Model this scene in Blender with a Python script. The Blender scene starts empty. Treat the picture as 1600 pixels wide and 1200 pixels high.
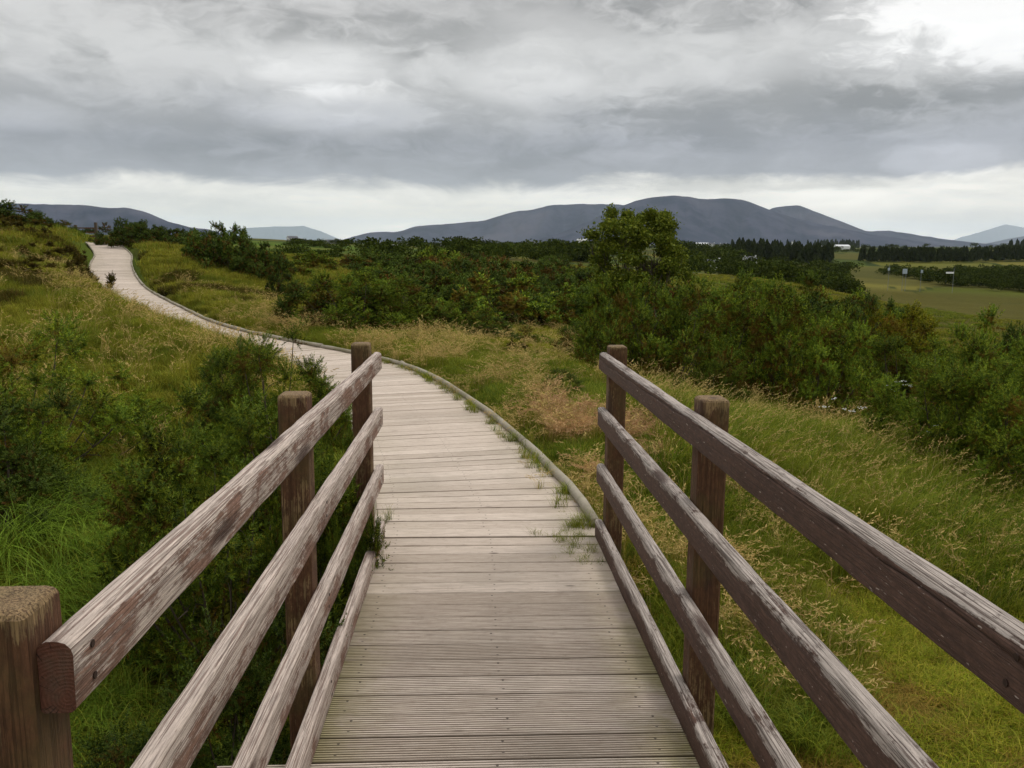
import bpy, math, random
import numpy as np
from mathutils import Vector, Matrix

C = bpy.context.scene
R = math.radians
rng = np.random.default_rng(7)

# ------------------------------------------------------------------ camera
F, YAW, ROLL, CAMZ = 1356.2, 0.0453, 0.0073, 1.585
PITCH = math.atan(222 / F)
SLOPE = -0.0283                       # the bridge falls gently away from the camera
fwd = Vector((math.sin(YAW) * math.cos(PITCH), math.cos(YAW) * math.cos(PITCH), -math.sin(PITCH)))
rt0 = Vector((math.cos(YAW), -math.sin(YAW), 0)); up0 = rt0.cross(fwd)
rt = rt0 * math.cos(ROLL) + up0 * math.sin(ROLL); up = up0 * math.cos(ROLL) - rt0 * math.sin(ROLL)
cam = bpy.data.cameras.new('camera'); co = bpy.data.objects.new('camera', cam); C.collection.objects.link(co)
M = Matrix(((rt.x, up.x, -fwd.x, 0), (rt.y, up.y, -fwd.y, 0), (rt.z, up.z, -fwd.z, CAMZ), (0, 0, 0, 1)))
co.matrix_world = M
cam.sensor_width = 36; cam.lens = F / 1600 * 36
cam.clip_start = 0.05; cam.clip_end = 90000
C.camera = co
C.view_settings.view_transform = 'Standard'; C.view_settings.look = 'None'
C.view_settings.exposure = 0.07; C.view_settings.gamma = 1
C.cycles.max_bounces = 5; C.cycles.diffuse_bounces = 3; C.cycles.glossy_bounces = 2
C.cycles.transmission_bounces = 3; C.cycles.volume_bounces = 2; C.cycles.transparent_max_bounces = 8
C.render.use_persistent_data = False


def ray(px, py):
    d = fwd + rt * ((px - 800) / F) + up * ((600 - py) / F)
    return d


def at(px, py, D):
    """the point of the place seen at this direction, D metres ahead"""
    d = ray(px, py); t = D / d.y
    return (d.x * t, D, CAMZ + d.z * t)


def at_z(px, py, z):
    d = ray(px, py); t = (z - CAMZ) / d.z
    return (d.x * t, d.y * t, z)


# ------------------------------------------------------------------ node helpers
class NT:
    def __init__(s, tree): s.t = tree; s.n = tree.nodes; s.l = tree.links
    def new(s, typ, **kw):
        n = s.n.new(typ)
        for k, v in kw.items():
            if k.startswith('i_'):
                n.inputs[k[2:].replace('_', ' ')].default_value = v
            else: setattr(n, k, v)
        return n
    def put(s, sock, v):
        if isinstance(v, bpy.types.NodeSocket): s.l.new(v, sock)
        elif v is not None: sock.default_value = v
    def math(s, op, a, b=None, c=None, clamp=False):
        n = s.n.new('ShaderNodeMath'); n.operation = op; n.use_clamp = clamp
        s.put(n.inputs[0], a)
        if b is not None: s.put(n.inputs[1], b)
        if c is not None: s.put(n.inputs[2], c)
        return n.outputs[0]
    def vmath(s, op, a, b=None, out=0):
        n = s.n.new('ShaderNodeVectorMath'); n.operation = op
        s.put(n.inputs[0], a)
        if b is not None:
            if op == 'SCALE': s.put(n.inputs['Scale'], b)
            else: s.put(n.inputs[1], b)
        return n.outputs[out]
    def ss(s, v, a, b, c=0.0, d=1.0, smooth=True):
        n = s.n.new('ShaderNodeMapRange')
        if smooth: n.interpolation_type = 'SMOOTHSTEP'
        s.put(n.inputs['Value'], v)
        for k, x in (('From Min', a), ('From Max', b), ('To Min', c), ('To Max', d)): s.put(n.inputs[k], x)
        return n.outputs[0]
    def noise(s, vec, scale=5.0, detail=4.0, rough=0.5, dist=0.0, color=False):
        n = s.n.new('ShaderNodeTexNoise')
        s.put(n.inputs['Vector'], vec); n.inputs['Scale'].default_value = scale
        n.inputs['Detail'].default_value = detail; n.inputs['Roughness'].default_value = rough
        n.inputs['Distortion'].default_value = dist
        return n.outputs['Color' if color else 'Fac']
    def mix(s, f, a, b, blend='MIX'):
        n = s.n.new('ShaderNodeMix'); n.data_type = 'RGBA'; n.blend_type = blend
        s.put(n.inputs[0], f)
        for sock, v in ((n.inputs[6], a), (n.inputs[7], b)):
            if isinstance(v, (tuple, list)) and len(v) == 3: v = (*v, 1)
            s.put(sock, v)
        return n.outputs[2]
    def scale(s, vec, sc):
        n = s.n.new('ShaderNodeMapping'); s.put(n.inputs['Vector'], vec)
        n.inputs['Scale'].default_value = sc
        return n.outputs[0]
    def attr(s, name, out='Fac'):
        n = s.n.new('ShaderNodeAttribute'); n.attribute_name = name
        return n.outputs[out]
    def bump(s, h, strength=0.3, dist=0.01):
        n = s.n.new('ShaderNodeBump'); s.put(n.inputs['Height'], h)
        n.inputs['Strength'].default_value = strength; n.inputs['Distance'].default_value = dist
        return n.outputs[0]


def material(name):
    m = bpy.data.materials.new(name); m.use_nodes = True
    t = NT(m.node_tree); b = m.node_tree.nodes['Principled BSDF']
    b.inputs['Specular IOR Level'].default_value = 0.25
    b.inputs['Roughness'].default_value = 0.85
    return m, t, b


# ------------------------------------------------------------------ world: overcast sky
w = bpy.data.worlds.new('World'); C.world = w; w.use_nodes = True
t = NT(w.node_tree); bg = t.n['Background']
SUN_EL, SUN_AZ = 52.0, 62.0           # azimuth clockwise from +Y: light comes from the right, ahead
tc = t.new('ShaderNodeTexCoord').outputs['Generated']
sep = t.new('ShaderNodeSeparateXYZ'); t.l.new(tc, sep.inputs[0])
X, Y, Z = sep.outputs
az = t.math('ARCTAN2', X, Y)                                  # radians, 0 ahead
el = t.math('MULTIPLY', t.math('ARCSINE', Z), 57.2958)         # degrees
azd = t.math('MULTIPLY', az, 57.2958)
def angular(sx, sy, off):
    """noise coordinates from azimuth and elevation in degrees"""
    c_ = t.new('ShaderNodeCombineXYZ'); t.put(c_.inputs[0], t.math('MULTIPLY', azd, sx)); t.put(c_.inputs[1], t.math('MULTIPLY', el, sy)); c_.inputs[2].default_value = off
    return c_.outputs[0]


c0 = angular(0.085, 0.21, 2.2)
warp = t.vmath('SCALE', t.vmath('SUBTRACT', t.noise(angular(0.22, 0.5, 7.7), 1.0, 3, .5, color=True), (.5, .5, .5)), 0.55)
cw = t.vmath('ADD', c0, warp)
n1 = t.noise(cw, 1.0, 9, 0.55)                       # cloud masses
n2 = t.noise(cw, 2.9, 8, 0.60, 0.3)                  # billows
n4 = t.noise(angular(0.05, 0.5, 4.4), 1.0, 6, 0.55, .3)   # flat layers
edge_n = t.noise(angular(0.13, 0.4, 1.3), 1.0, 7, 0.6, .4)
puff = t.math('ADD', t.math('MULTIPLY', n1, .62), t.math('MULTIPLY', n2, .38))
puff = t.ss(puff, .40, .62)
elw = t.math('ADD', el, t.math('MULTIPLY', t.math('SUBTRACT', edge_n, 0.5), 3.2))
elw = t.math('ADD', elw, t.math('MULTIPLY', azd, -0.010))
cr = t.n.new('ShaderNodeValToRGB'); t.put(cr.inputs[0], t.math('DIVIDE', elw, 40.0, clamp=True))
els = cr.color_ramp.elements
stops = [(0.0, (2.6, 2.35, 2.0)), (.7, (1.6, 1.48, 1.28)), (1.5, (1.5, 1.4, 1.22)), (2.6, (1.2, 1.14, 1.02)), (3.3, (1.0, .96, .88)), (4.0, (.36, .36, .39)), (6.0, (.36, .365, .40)),
         (8.0, (.44, .44, .45)), (9.6, (.54, .535, .53)), (11.5, (.56, .555, .545)), (14.0, (.54, .53, .52)), (19, (.58, .58, .57)), (40, (.84, .84, .83))]
els[0].position = 0; els[0].color = (*[v / 3 for v in stops[0][1]], 1); els[1].position = 1; els[1].color = (*[v / 3 for v in stops[-1][1]], 1)
for p, c in stops[1:-1]:
    e = els.new(p / 40.0); e.color = (*[v / 3 for v in c], 1)
base = t.vmath('SCALE', cr.outputs[0], 3.0)


def spot(a0, e0, wa, we, amp):
    """soft bright or dark cloud region: azimuth, elevation (deg), widths"""
    wob = t.math('ADD', t.math('MULTIPLY', t.math('SUBTRACT', n2, 0.5), 4.0), t.math('MULTIPLY', t.math('SUBTRACT', n1, 0.5), 1.6))
    da = t.math('DIVIDE', t.math('SUBTRACT', azd, a0), wa); de = t.math('DIVIDE', t.math('SUBTRACT', el, e0), we)
    r2 = t.math('ADD', t.math('MULTIPLY', da, da), t.math('MULTIPLY', de, de))
    r2 = t.math('ADD', r2, wob)
    return t.math('MULTIPLY', t.ss(r2, 1.3, 0.0), amp)


spots = [(-9.9, 10.4, 5.0, 1.6, .48), (-8, 8.0, 6.5, 1.5, .55), (-27, 6.8, 4.5, .9, .30), (-15, 12.2, 7, 1.5, -.12), (-19, 9.4, 6, 1.3, -.10), (5, 12.2, 5, 1.8, .20), (3.6, 9.8, 4.6, 1.7, .34), (31, 12.6, 9, 3.3, 1.1),
         (15, 11.0, 6, 1.8, .18), (14, 13.9, 7, 1.3, -.28), (-3, 12.4, 7, 1.2, -.14), (17, 8.0, 11, 1.9, -.16), (28, 8.6, 6, 1.2, -.16), (29, 4.9, 4, 1.2, .5), (17, 3.6, 8, .5, -.2),
         (-5, 5.0, 14, 1.1, -.10), (-29, 13.2, 5, 1.8, .22), (0, 6.4, 13, .8, -.08), (-27, 8.6, 7, 1.0, .06)]
acc = None
for s_ in spots:
    v = spot(*s_); acc = v if acc is None else t.math('ADD', acc, v)
wis = t.math('MULTIPLY', t.math('SUBTRACT', puff, 0.5), t.ss(el, 3.0, 7.0, 0.18, 0.46))
wis = t.math('ADD', wis, t.math('MULTIPLY', t.math('SUBTRACT', n4, 0.5), t.ss(el, 4.0, 9.0, 0.8, 0.15)))
wis = t.math('MULTIPLY', wis, t.ss(el, .5, 3.0, 0.4, 1.0))
mul = t.math('ADD', 1.0, t.math('ADD', acc, wis))
mul = t.math('MAXIMUM', mul, 0.5)
# overcast sky grows brighter towards the zenith
mul = t.math('MULTIPLY', mul, t.ss(el, 20, 75, 1.0, 1.7))
cloud = t.vmath('SCALE', base, mul)
sky = t.new('ShaderNodeTexSky', sky_type='NISHITA', sun_disc=False)
sky.sun_elevation = R(SUN_EL); sky.sun_rotation = R(SUN_AZ)
final = t.mix(0.03, t.vmath('SCALE', cloud, 10.0), sky.outputs[0])
t.l.new(final, bg.inputs['Color']); bg.inputs['Strength'].default_value = 0.1
w.cycles.sampling_method = 'MANUAL'; w.cycles.sample_map_resolution = 512

sun = bpy.data.lights.new('sun', 'SUN'); sun.energy = 1.3; sun.angle = R(20); sun.color = (1.0, 0.95, 0.88)
so = bpy.data.objects.new('sun', sun); C.collection.objects.link(so)
sd = Vector((math.sin(R(SUN_AZ)) * math.cos(R(SUN_EL)), math.cos(R(SUN_AZ)) * math.cos(R(SUN_EL)), math.sin(R(SUN_EL))))
so.rotation_euler = sd.to_track_quat('Z', 'Y').to_euler()


# ------------------------------------------------------------------ object helpers
def new_mesh(name, verts, faces, mats=None, attrs=None, smooth=False, uniform=None):
    """faces: list of tuples, or an (n,k) array of equal polygons"""
    me = bpy.data.meshes.new(name)
    verts = np.asarray(verts, dtype=np.float32).reshape(-1, 3)
    if isinstance(faces, np.ndarray):
        n, k = faces.shape
        me.vertices.add(len(verts)); me.vertices.foreach_set('co', verts.ravel())
        me.loops.add(n * k); me.loops.foreach_set('vertex_index', faces.astype(np.int32).ravel())
        me.polygons.add(n)
        me.polygons.foreach_set('loop_start', np.arange(0, n * k, k, dtype=np.int32))
        me.update(calc_edges=True)
    else:
        me.from_pydata(verts.tolist(), [], faces); me.update()
    if smooth: me.polygons.foreach_set('use_smooth', np.ones(len(me.polygons), dtype=bool))
    for k, v in (attrs or {}).items():
        v = np.asarray(v, dtype=np.float32)
        if v.ndim == 1:
            a = me.attributes.new(k, 'FLOAT', 'POINT'); a.data.foreach_set('value', v)
        else:
            a = me.attributes.new(k, 'FLOAT_COLOR', 'POINT')
            if v.shape[1] == 3: v = np.concatenate([v, np.ones((len(v), 1), np.float32)], 1)
            a.data.foreach_set('color', v.ravel())
    for m in (mats if isinstance(mats, (list, tuple)) else [mats]):
        if m: me.materials.append(m)
    return me


def link(name, me, parent=None, loc=(0, 0, 0), rot=(0, 0, 0), scale=(1, 1, 1)):
    o = bpy.data.objects.new(name, me); C.collection.objects.link(o)
    o.location = loc; o.rotation_euler = rot; o.scale = scale
    if parent: o.parent = parent
    return o


def tag(o, label=None, cat=None, group=None, kind=None):
    if label: o['label'] = label
    if cat: o['category'] = cat
    if group: o['group'] = group
    if kind: o['kind'] = kind
    return o


class MB:
    """collects pieces of one mesh"""
    def __init__(s): s.v = []; s.f = []; s.a = {}; s.n = 0
    def add(s, v, f, **attrs):
        v = np.asarray(v, float).reshape(-1, 3)
        s.v.append(v); s.f += [tuple(int(i) + s.n for i in q) for q in f]; s.n += len(v)
        for k, x in attrs.items():
            s.a.setdefault(k, []).append(np.broadcast_to(np.asarray(x, float), (len(v),)) if np.ndim(x) < 2 else np.asarray(x))
    def box(s, c, d, rz=0, **a):
        x, y, z = np.array(d) / 2
        v = np.array([(i * x, j * y, k * z) for i in (-1, 1) for j in (-1, 1) for k in (-1, 1)])
        cs, sn = math.cos(rz), math.sin(rz)
        v = np.stack([v[:, 0] * cs - v[:, 1] * sn, v[:, 0] * sn + v[:, 1] * cs, v[:, 2]], 1) + np.array(c)
        s.add(v, [(0, 1, 3, 2), (4, 6, 7, 5), (0, 4, 5, 1), (2, 3, 7, 6), (0, 2, 6, 4), (1, 5, 7, 3)], **a)
    def tube(s, pts, rad, sides=6, cap=True, **a):
        pts = np.asarray(pts, float); n = len(pts); rad = np.broadcast_to(rad, (n,))
        tg = np.gradient(pts, axis=0); tg /= np.linalg.norm(tg, axis=1)[:, None] + 1e-9
        ref = np.array([0, 0, 1.0]) if abs(tg[0, 2]) < .8 else np.array([1.0, 0, 0])
        u = np.cross(tg, ref); u /= np.linalg.norm(u, axis=1)[:, None] + 1e-9; w_ = np.cross(tg, u)
        th = np.linspace(0, 2 * np.pi, sides, endpoint=False)
        v = pts[:, None] + rad[:, None, None] * (np.cos(th)[None, :, None] * u[:, None] + np.sin(th)[None, :, None] * w_[:, None])
        f = [(i * sides + j, i * sides + (j + 1) % sides, (i + 1) * sides + (j + 1) % sides, (i + 1) * sides + j) for i in range(n - 1) for j in range(sides)]
        if cap: f += [tuple(range(sides))[::-1], tuple((n - 1) * sides + j for j in range(sides))]
        s.add(v.reshape(-1, 3), f, **a)
    def mesh(s, name, mats, smooth=False):
        at_ = {k: np.concatenate(v) for k, v in s.a.items()}
        return new_mesh(name, np.concatenate(s.v), s.f, mats, at_, smooth)


def vnoise(x, y, seed=0):
    """cheap smooth value noise in -1..1"""
    def h(i, j):
        n = np.sin(i * 127.1 + j * 311.7 + seed * 74.7) * 43758.5453
        return n - np.floor(n)
    x = np.asarray(x, float); y = np.asarray(y, float)
    i = np.floor(x); j = np.floor(y); fx = x - i; fy = y - j
    fx = fx * fx * (3 - 2 * fx); fy = fy * fy * (3 - 2 * fy)
    a = h(i, j); b = h(i + 1, j); c = h(i, j + 1); d = h(i + 1, j + 1)
    return (a * (1 - fx) + b * fx) * (1 - fy) * 2 + (c * (1 - fx) + d * fx) * fy * 2 - 1


def fbm(x, y, seed=0, o=4):
    r = 0; a = .5; s = 1
    for k in range(o):
        r = r + a * vnoise(x * s, y * s, seed + k * 13); a *= .5; s *= 2.03
    return r


def sstep(a, b, x):   # smooth step
    q = np.clip((np.asarray(x, float) - a) / (np.asarray(b, float) - a), 0, 1); return q * q * (3 - 2 * q)


# ------------------------------------------------------------------ the boardwalk's course
DZ = -0.14
edge = []
for px, py, z in [(870, 742, DZ), (800, 676, DZ), (752, 638, DZ), (700, 604, DZ), (650, 579, DZ), (600, 563, DZ), (540, 550, DZ),
                  (480, 539, DZ), (430, 529, -.13), (380, 518, -.11), (330, 503, -.07), (300, 489, -.02), (262, 470, .05), (228, 450, .16), (212, 430, .36), (206, 412, .62),
                  (206, 399, .876), (192, 386, 1.19), (180, 379.5, 1.368)]:
    edge.append(at_z(px, py, z))
last = np.array(edge[-1]); edge.append((last[0] - .9, last[1] + 3, 1.22)); edge.append((last[0] - 2.2, last[1] + 6.5, .8))
edge = [(0.765, 4.935, DZ - .002), (0.76, 5.4, DZ)] + edge
edge = np.array(edge)


def catmull(P, step=0.149):
    P = np.asarray(P); Q = np.vstack([2 * P[0] - P[1], P, 2 * P[-1] - P[-2]]); out = []
    for i in range(1, len(Q) - 2):
        for tt in np.linspace(0, 1, 60, endpoint=False):
            p0, p1, p2, p3 = Q[i - 1], Q[i], Q[i + 1], Q[i + 2]
            out.append(.5 * ((2 * p1) + (-p0 + p2) * tt + (2 * p0 - 5 * p1 + 4 * p2 - p3) * tt ** 2 + (-p0 + 3 * p1 - 3 * p2 + p3) * tt ** 3))
    out.append(Q[-2]); out = np.array(out)
    d = np.r_[0, np.cumsum(np.linalg.norm(np.diff(out, axis=0), axis=1))]
    s = np.arange(0, d[-1], step)
    return np.stack([np.interp(s, d, out[:, k]) for k in range(3)], 1)


er = catmull(edge)                                   # right edge, one sample per board
k_ = np.ones(9) / 9
for c_ in range(3):
    pad = np.pad(er[:, c_], 4, mode='edge'); er[:, c_] = np.convolve(pad, k_, 'valid')
tg = np.gradient(er[:, :2], axis=0); tg /= np.linalg.norm(tg, axis=1)[:, None]
for c_ in range(2):
    tg[:, c_] = np.convolve(np.pad(tg[:, c_], 6, mode='edge'), np.ones(13) / 13, 'valid')
er[:3, :] = er[3] + (np.array([.765, 4.936, DZ - .001]) - er[3]) * np.array([1, 2 / 3., 1 / 3.])[:, None]
k0 = (1 - sstep(4.95, 6.6, er[:, 1]))[:, None]; tg = tg * (1 - k0) + np.array([[0, 1.]]) * k0; tg /= np.linalg.norm(tg, axis=1)[:, None]
nl = np.stack([-tg[:, 1], tg[:, 0]], 1)              # left normal
WID = 1.40 + 0.1 * sstep(15, 40, er[:, 1])
el_ = er.copy(); el_[:, :2] += nl * WID[:, None]
pc = (er + el_) / 2                                  # centre line
pcx = np.vstack([[[0.1, y, DZ + 0] for y in np.arange(-3, 5, .25)], pc])


def path_dist(x, y):
    """distance from the centre line and the deck height there"""
    x = np.asarray(x, float).ravel(); y = np.asarray(y, float).ravel()
    dmin = np.full(len(x), 1e9); zz_ = np.zeros(len(x))
    near = np.where((y < 75) & (np.abs(x) < 40))[0]
    P = pcx[::2]
    for s in range(0, len(near), 20000):
        idx = near[s:s + 20000]
        d = (x[idx, None] - P[None, :, 0]) ** 2 + (y[idx, None] - P[None, :, 1]) ** 2
        j = d.argmin(1); dmin[idx] = np.sqrt(d[np.arange(len(idx)), j]); zz_[idx] = P[j, 2]
    return dmin, zz_


# ------------------------------------------------------------------ terrain
ctl = [(0, -6, -.5), (0, -2, -.9), (0, 1, -1.2), (0, 2.5, -1.25), (0, 4, -1.0), (0, 5.3, -.45), (0.1, 7, -.3), (1.6, 6, -.75),
       (2, 1, -1.05), (2, 3, -1.1), (2, 5, -1.0), (2.2, 7, -.72), (4, 4, -1.1), (5, 6, -1.15), (3.5, 8, -.9), (6, 9, -1.0), (9, 8, -1.25), (2, 9, -.45), (3, 12, -.6),
       (6, 12, -1.0), (10, 12, -1.45), (14, 12, -2.3), (0.5, 14, -.3), (3, 17, -.7), (7, 17, -1.05), (12, 18, -2.2), (20, 18, -3.4), (-1, 20, -.4), (2, 25, -.9), (8, 25, -1.6), (16, 25, -2.7),
       (25, 25, -4.3), (-4, 25, -.35), (-3, 40, -.6), (8, 40, -2.1), (20, 40, -3.9), (32, 40, -6.2), (-8, 60, -.4), (8, 60, -2.6), (30, 60, -6.4), (50, 60, -8),
       (-2, 1, -1.05), (-2, 3, -1.05), (-2, 5, -.75), (-4, 4, -.8), (-3, 7, -.5), (-5, 7, -.4), (-4, 10, -.25), (-7, 10, 0), (-9, 8, -.1), (-4, 14, -.12), (-8, 15, .3), (-6, 20, .15), (-12, 20, .85),
       (-9.2, 26, .35), (-14, 15, .7), (-18, 26, 1.8)]
for q in [(0, 357, 34), (60, 363, 36), (-80, 345, 34), (110, 371, 41), (40, 400, 27), (100, 420, 27), (236, 388, 46), (300, 400, 38), (420, 425, 34), (330, 445, 27), (400, 470, 21),
          (60, 366, 60), (236, 384, 60), (330, 390, 60), (150, 366, 300), (60, 364, 300), (300, 372, 300), (440, 375, 450), (460, 396, 120), (560, 401, 120), (700, 402, 130), (840, 410, 130),
          (640, 386, 500), (520, 382, 400), (800, 392, 300), (1000, 396, 330), (1000, 425, 110), (1200, 440, 105), (1300, 390, 800), (1600, 387, 900), (1450, 472, 138), (1600, 480, 125), (1600, 430, 240), (1350, 424, 250), (1600, 411, 340),
          (1300, 411, 340), (1800, 480, 125), (1800, 411, 340), (1800, 600, 45)]:
    ctl.append(at(*q))
for a_ in (-50, -30, -15, 0, 15, 30, 50):
    for r_, z_ in ((2200, -11 + (a_ < 0) * 3), (6000, -12), (20000, -13), (40000, -13)):
        ctl.append((r_ * math.sin(R(a_)), r_ * math.cos(R(a_)), z_))
for a_ in (-90, -140, 180, 140, 90):
    for r_, z_ in ((1.0, -1.0), (4, -.7), (15, -.4), (60, -1), (300, -4), (3000, -12), (40000, -13)):
        ctl.append((r_ * math.sin(R(a_)), r_ * math.cos(R(a_)), z_ + (1.2 if (a_ < 0 and 10 < r_ < 100) else 0)))
ctl = np.array(ctl)


def uv(x, y):
    r_ = np.sqrt(x * x + y * y) + .3
    L = np.log(r_) * 1.0; a = np.arctan2(x, y) * 1.6
    return a, L


ca, cl = uv(ctl[:, 0], ctl[:, 1])
kern = lambda d: np.sqrt(d * d + 0.02)
dm = kern(np.hypot(ca[:, None] - ca[None], cl[:, None] - cl[None]))
A_ = np.block([[dm - 1e-3 * np.eye(len(ca)), np.ones((len(ca), 1))], [np.ones((1, len(ca))), np.zeros((1, 1))]])
sol = np.linalg.solve(A_, np.r_[ctl[:, 2], 0])


ptg = np.gradient(pcx[::2], axis=0)


def path_side(x, y):
    """+1 left of the boardwalk, -1 right of it"""
    out = np.zeros(len(x)); P = pcx[::2]; near = np.where((y < 75) & (np.abs(x) < 40))[0]
    for s in range(0, len(near), 20000):
        idx = near[s:s + 20000]; j = ((x[idx, None] - P[None, :, 0]) ** 2 + (y[idx, None] - P[None, :, 1]) ** 2).argmin(1)
        out[idx] = np.sign(ptg[j, 0] * (y[idx] - P[j, 1]) - ptg[j, 1] * (x[idx] - P[j, 0]))
    return out


def ground_z(x, y, soft=True):
    x = np.atleast_1d(np.asarray(x, float)).ravel(); y = np.atleast_1d(np.asarray(y, float)).ravel()
    a, L = uv(x, y); z = np.zeros(len(x))
    for s in range(0, len(x), 20000):
        z[s:s + 20000] = kern(np.hypot(a[s:s + 20000, None] - ca[None], L[s:s + 20000, None] - cl[None])) @ sol[:-1] + sol[-1]
    r_ = np.hypot(x, y)
    z = z + fbm(x / 1.3, y / 1.3, 3, 3) * .11 * sstep(2, 6, r_) * (1 - sstep(60, 120, r_)) + fbm(x / 7, y / 7, 9, 3) * .35 * sstep(8, 25, r_) * (1 - sstep(150, 500, r_))
    z = z + fbm(x / 60, y / 60, 19, 3) * 1.0 * sstep(80, 300, r_)
    d, pz = path_dist(x, y)
    sd_ = path_side(x, y); kl = (sd_ > 0) & (y > 7) & (y < 27)
    z = z + np.where(kl, .26 * sstep(.75, 1.5, d) * (1 - sstep(2.6, 6, d)) * sstep(8, 11, y) * (1 - sstep(22, 26, y)), 0)
    kk = (1 - sstep(.55, np.where(kl, 1.15, 1.5), d)) * sstep(4.9, 5.6, y)
    side = np.minimum(z, pz - .10)
    z = z * (1 - kk) + (pz - .14) * kk
    return z


azs = np.r_[np.arange(-180, -44, 4.0), np.arange(-44, 44, .2), np.arange(44, 180.1, 4.0)]
rs = np.r_[0.02, np.exp(np.linspace(math.log(.5), math.log(42000), 470))]
AZ, RS = np.meshgrid(R(1) * azs, rs); gx = (RS * np.sin(AZ)).ravel(); gy = (RS * np.cos(AZ)).ravel()
gz = ground_z(gx, gy)
nr, na = AZ.shape
ii = np.arange((nr - 1) * (na - 1)); i0 = (ii // (na - 1)) * na + ii % (na - 1)
gf = np.stack([i0, i0 + na, i0 + na + 1, i0 + 1], 1)[:, ::-1]
# ground colours: (earth and thatch near, moor and fields far)
r_ = np.hypot(gx, gy); A1 = fbm(gx / 3, gy / 3, 31, 4); A2 = fbm(gx / 25, gy / 25, 41, 4)
olive = np.array([.075, .078, .024]); straw = np.array([.13, .105, .045]); green = np.array([.050, .085, .018]); dark = np.array([.030, .036, .014])
mixf = lambda a, b, f: a[None] * (1 - f[:, None]) + b[None] * f[:, None] if a.ndim == 1 else a * (1 - f[:, None]) + b[None] * f[:, None]
gc = mixf(olive, straw, np.clip(.35 + A1 * .9, 0, 1)); gc = mixf(gc, green, np.clip(.3 + A2 * 1.2, 0, .8)); gc = mixf(gc, dark, np.clip(A1 * 1.2 - .1, 0, .6))
lawn = (1 - sstep(5.8, 7.2, gy + .25 * gx)) * sstep(1.0, 1.6, gx)
gc = mixf(gc, np.array([.095, .115, .025]), lawn * .9)
# far field patchwork
cells = rng.uniform(-1, 1, (260, 2)) * np.array([1.1, 1]); cr_ = np.exp(rng.uniform(math.log(110), math.log(5200), 260)); cx = cr_ * np.sin(cells[:, 0] * .62); cy = cr_ * np.cos(cells[:, 0] * .62)
pal = np.array([[.10, .115, .035], [.07, .10, .025], [.15, .15, .055], [.09, .08, .035], [.085, .10, .04], [.19, .17, .075], [.05, .07, .025], [.11, .105, .045]])
far = np.where(r_ > 85)[0]
fa = np.arctan2(gx[far], gy[far]) * 2.2; fl = np.log(r_[far]); ka = np.arctan2(cx, cy) * 2.2; kl = np.log(cr_)
fw = fbm(fa * 9, fl * 9, 5, 2) * .04
idx = np.zeros(len(far), int); gap = np.zeros(len(far))
for s in range(0, len(far), 10000):
    d = (fa[s:s + 10000, None] + fw[s:s + 10000, None] - ka[None]) ** 2 + (1.3 * (fl[s:s + 10000, None] + fw[s:s + 10000, None] - kl[None])) ** 2
    o2 = np.partition(d, 1, axis=1); idx[s:s + 10000] = d.argmin(1); gap[s:s + 10000] = np.sqrt(o2[:, 1]) - np.sqrt(o2[:, 0])
pal = pal * .6; fc = pal[rng.integers(0, len(pal), 260)[idx]] * (1 + .35 * fbm(gx[far] / 30, gy[far] / 30, 77, 4))[:, None]
fc = np.where((gap < .012)[:, None], np.array([.022, .034, .014])[None], fc)
w2 = sstep(95, 135, r_[far])[:, None]
gc[far] = gc[far] * (1 - w2) + fc * w2
# brown rushy field on the right, beyond the gorse
brown = sstep(14, 17.5, np.degrees(np.arctan2(gx, gy))) * sstep(70, 90, r_) * (1 - sstep(175, 195, r_))
gc = mixf(gc, np.array([.058, .052, .018]), np.clip(brown * (.9 + .3 * A2), 0, 1))
moor = sstep(14, 20, np.degrees(np.arctan2(gx, gy))) * sstep(195, 205, r_) * (1 - sstep(330, 340, r_))
gc = mixf(gc, np.array([.062, .058, .028]), moor * .8)
# pasture, centre left
past = sstep(-19, -17, np.degrees(np.arctan2(gx, gy))) * (1 - sstep(-5, -2, np.degrees(np.arctan2(gx, gy)))) * sstep(75, 95, r_) * (1 - sstep(230, 330, r_))
gc = mixf(gc, np.array([.055, .095, .020]), past * np.clip(.6 + A2, 0, 1))
gc = np.clip(gc * np.array([1.15, 1.15, .52]), .008, 1)
m_ground, t, b = material('grassland')
col = t.attr('tone', 'Color'); pos = t.new('ShaderNodeNewGeometry').outputs['Position']
nn = t.noise(pos, 1.5, 8, .7); n5 = t.noise(pos, .06, 6, .6)
col = t.mix(1.0, col, t.mix(nn, (.55, .55, .55), (1.4, 1.4, 1.4)), 'MULTIPLY')
col = t.mix(1.0, col, t.mix(n5, (.75, .78, .7), (1.2, 1.16, 1.2)), 'MULTIPLY')
t.l.new(col, b.inputs['Base Color']); t.put(b.inputs['Normal'], t.bump(t.noise(pos, 9, 6, .7), .8, .05)); b.inputs['Specular IOR Level'].default_value = .05
b.inputs['Roughness'].default_value = 1
ground = link('ground', new_mesh('ground', np.stack([gx, gy, gz], 1), gf, m_ground, {'tone': gc}, True)); tag(ground, kind='structure')

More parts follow.
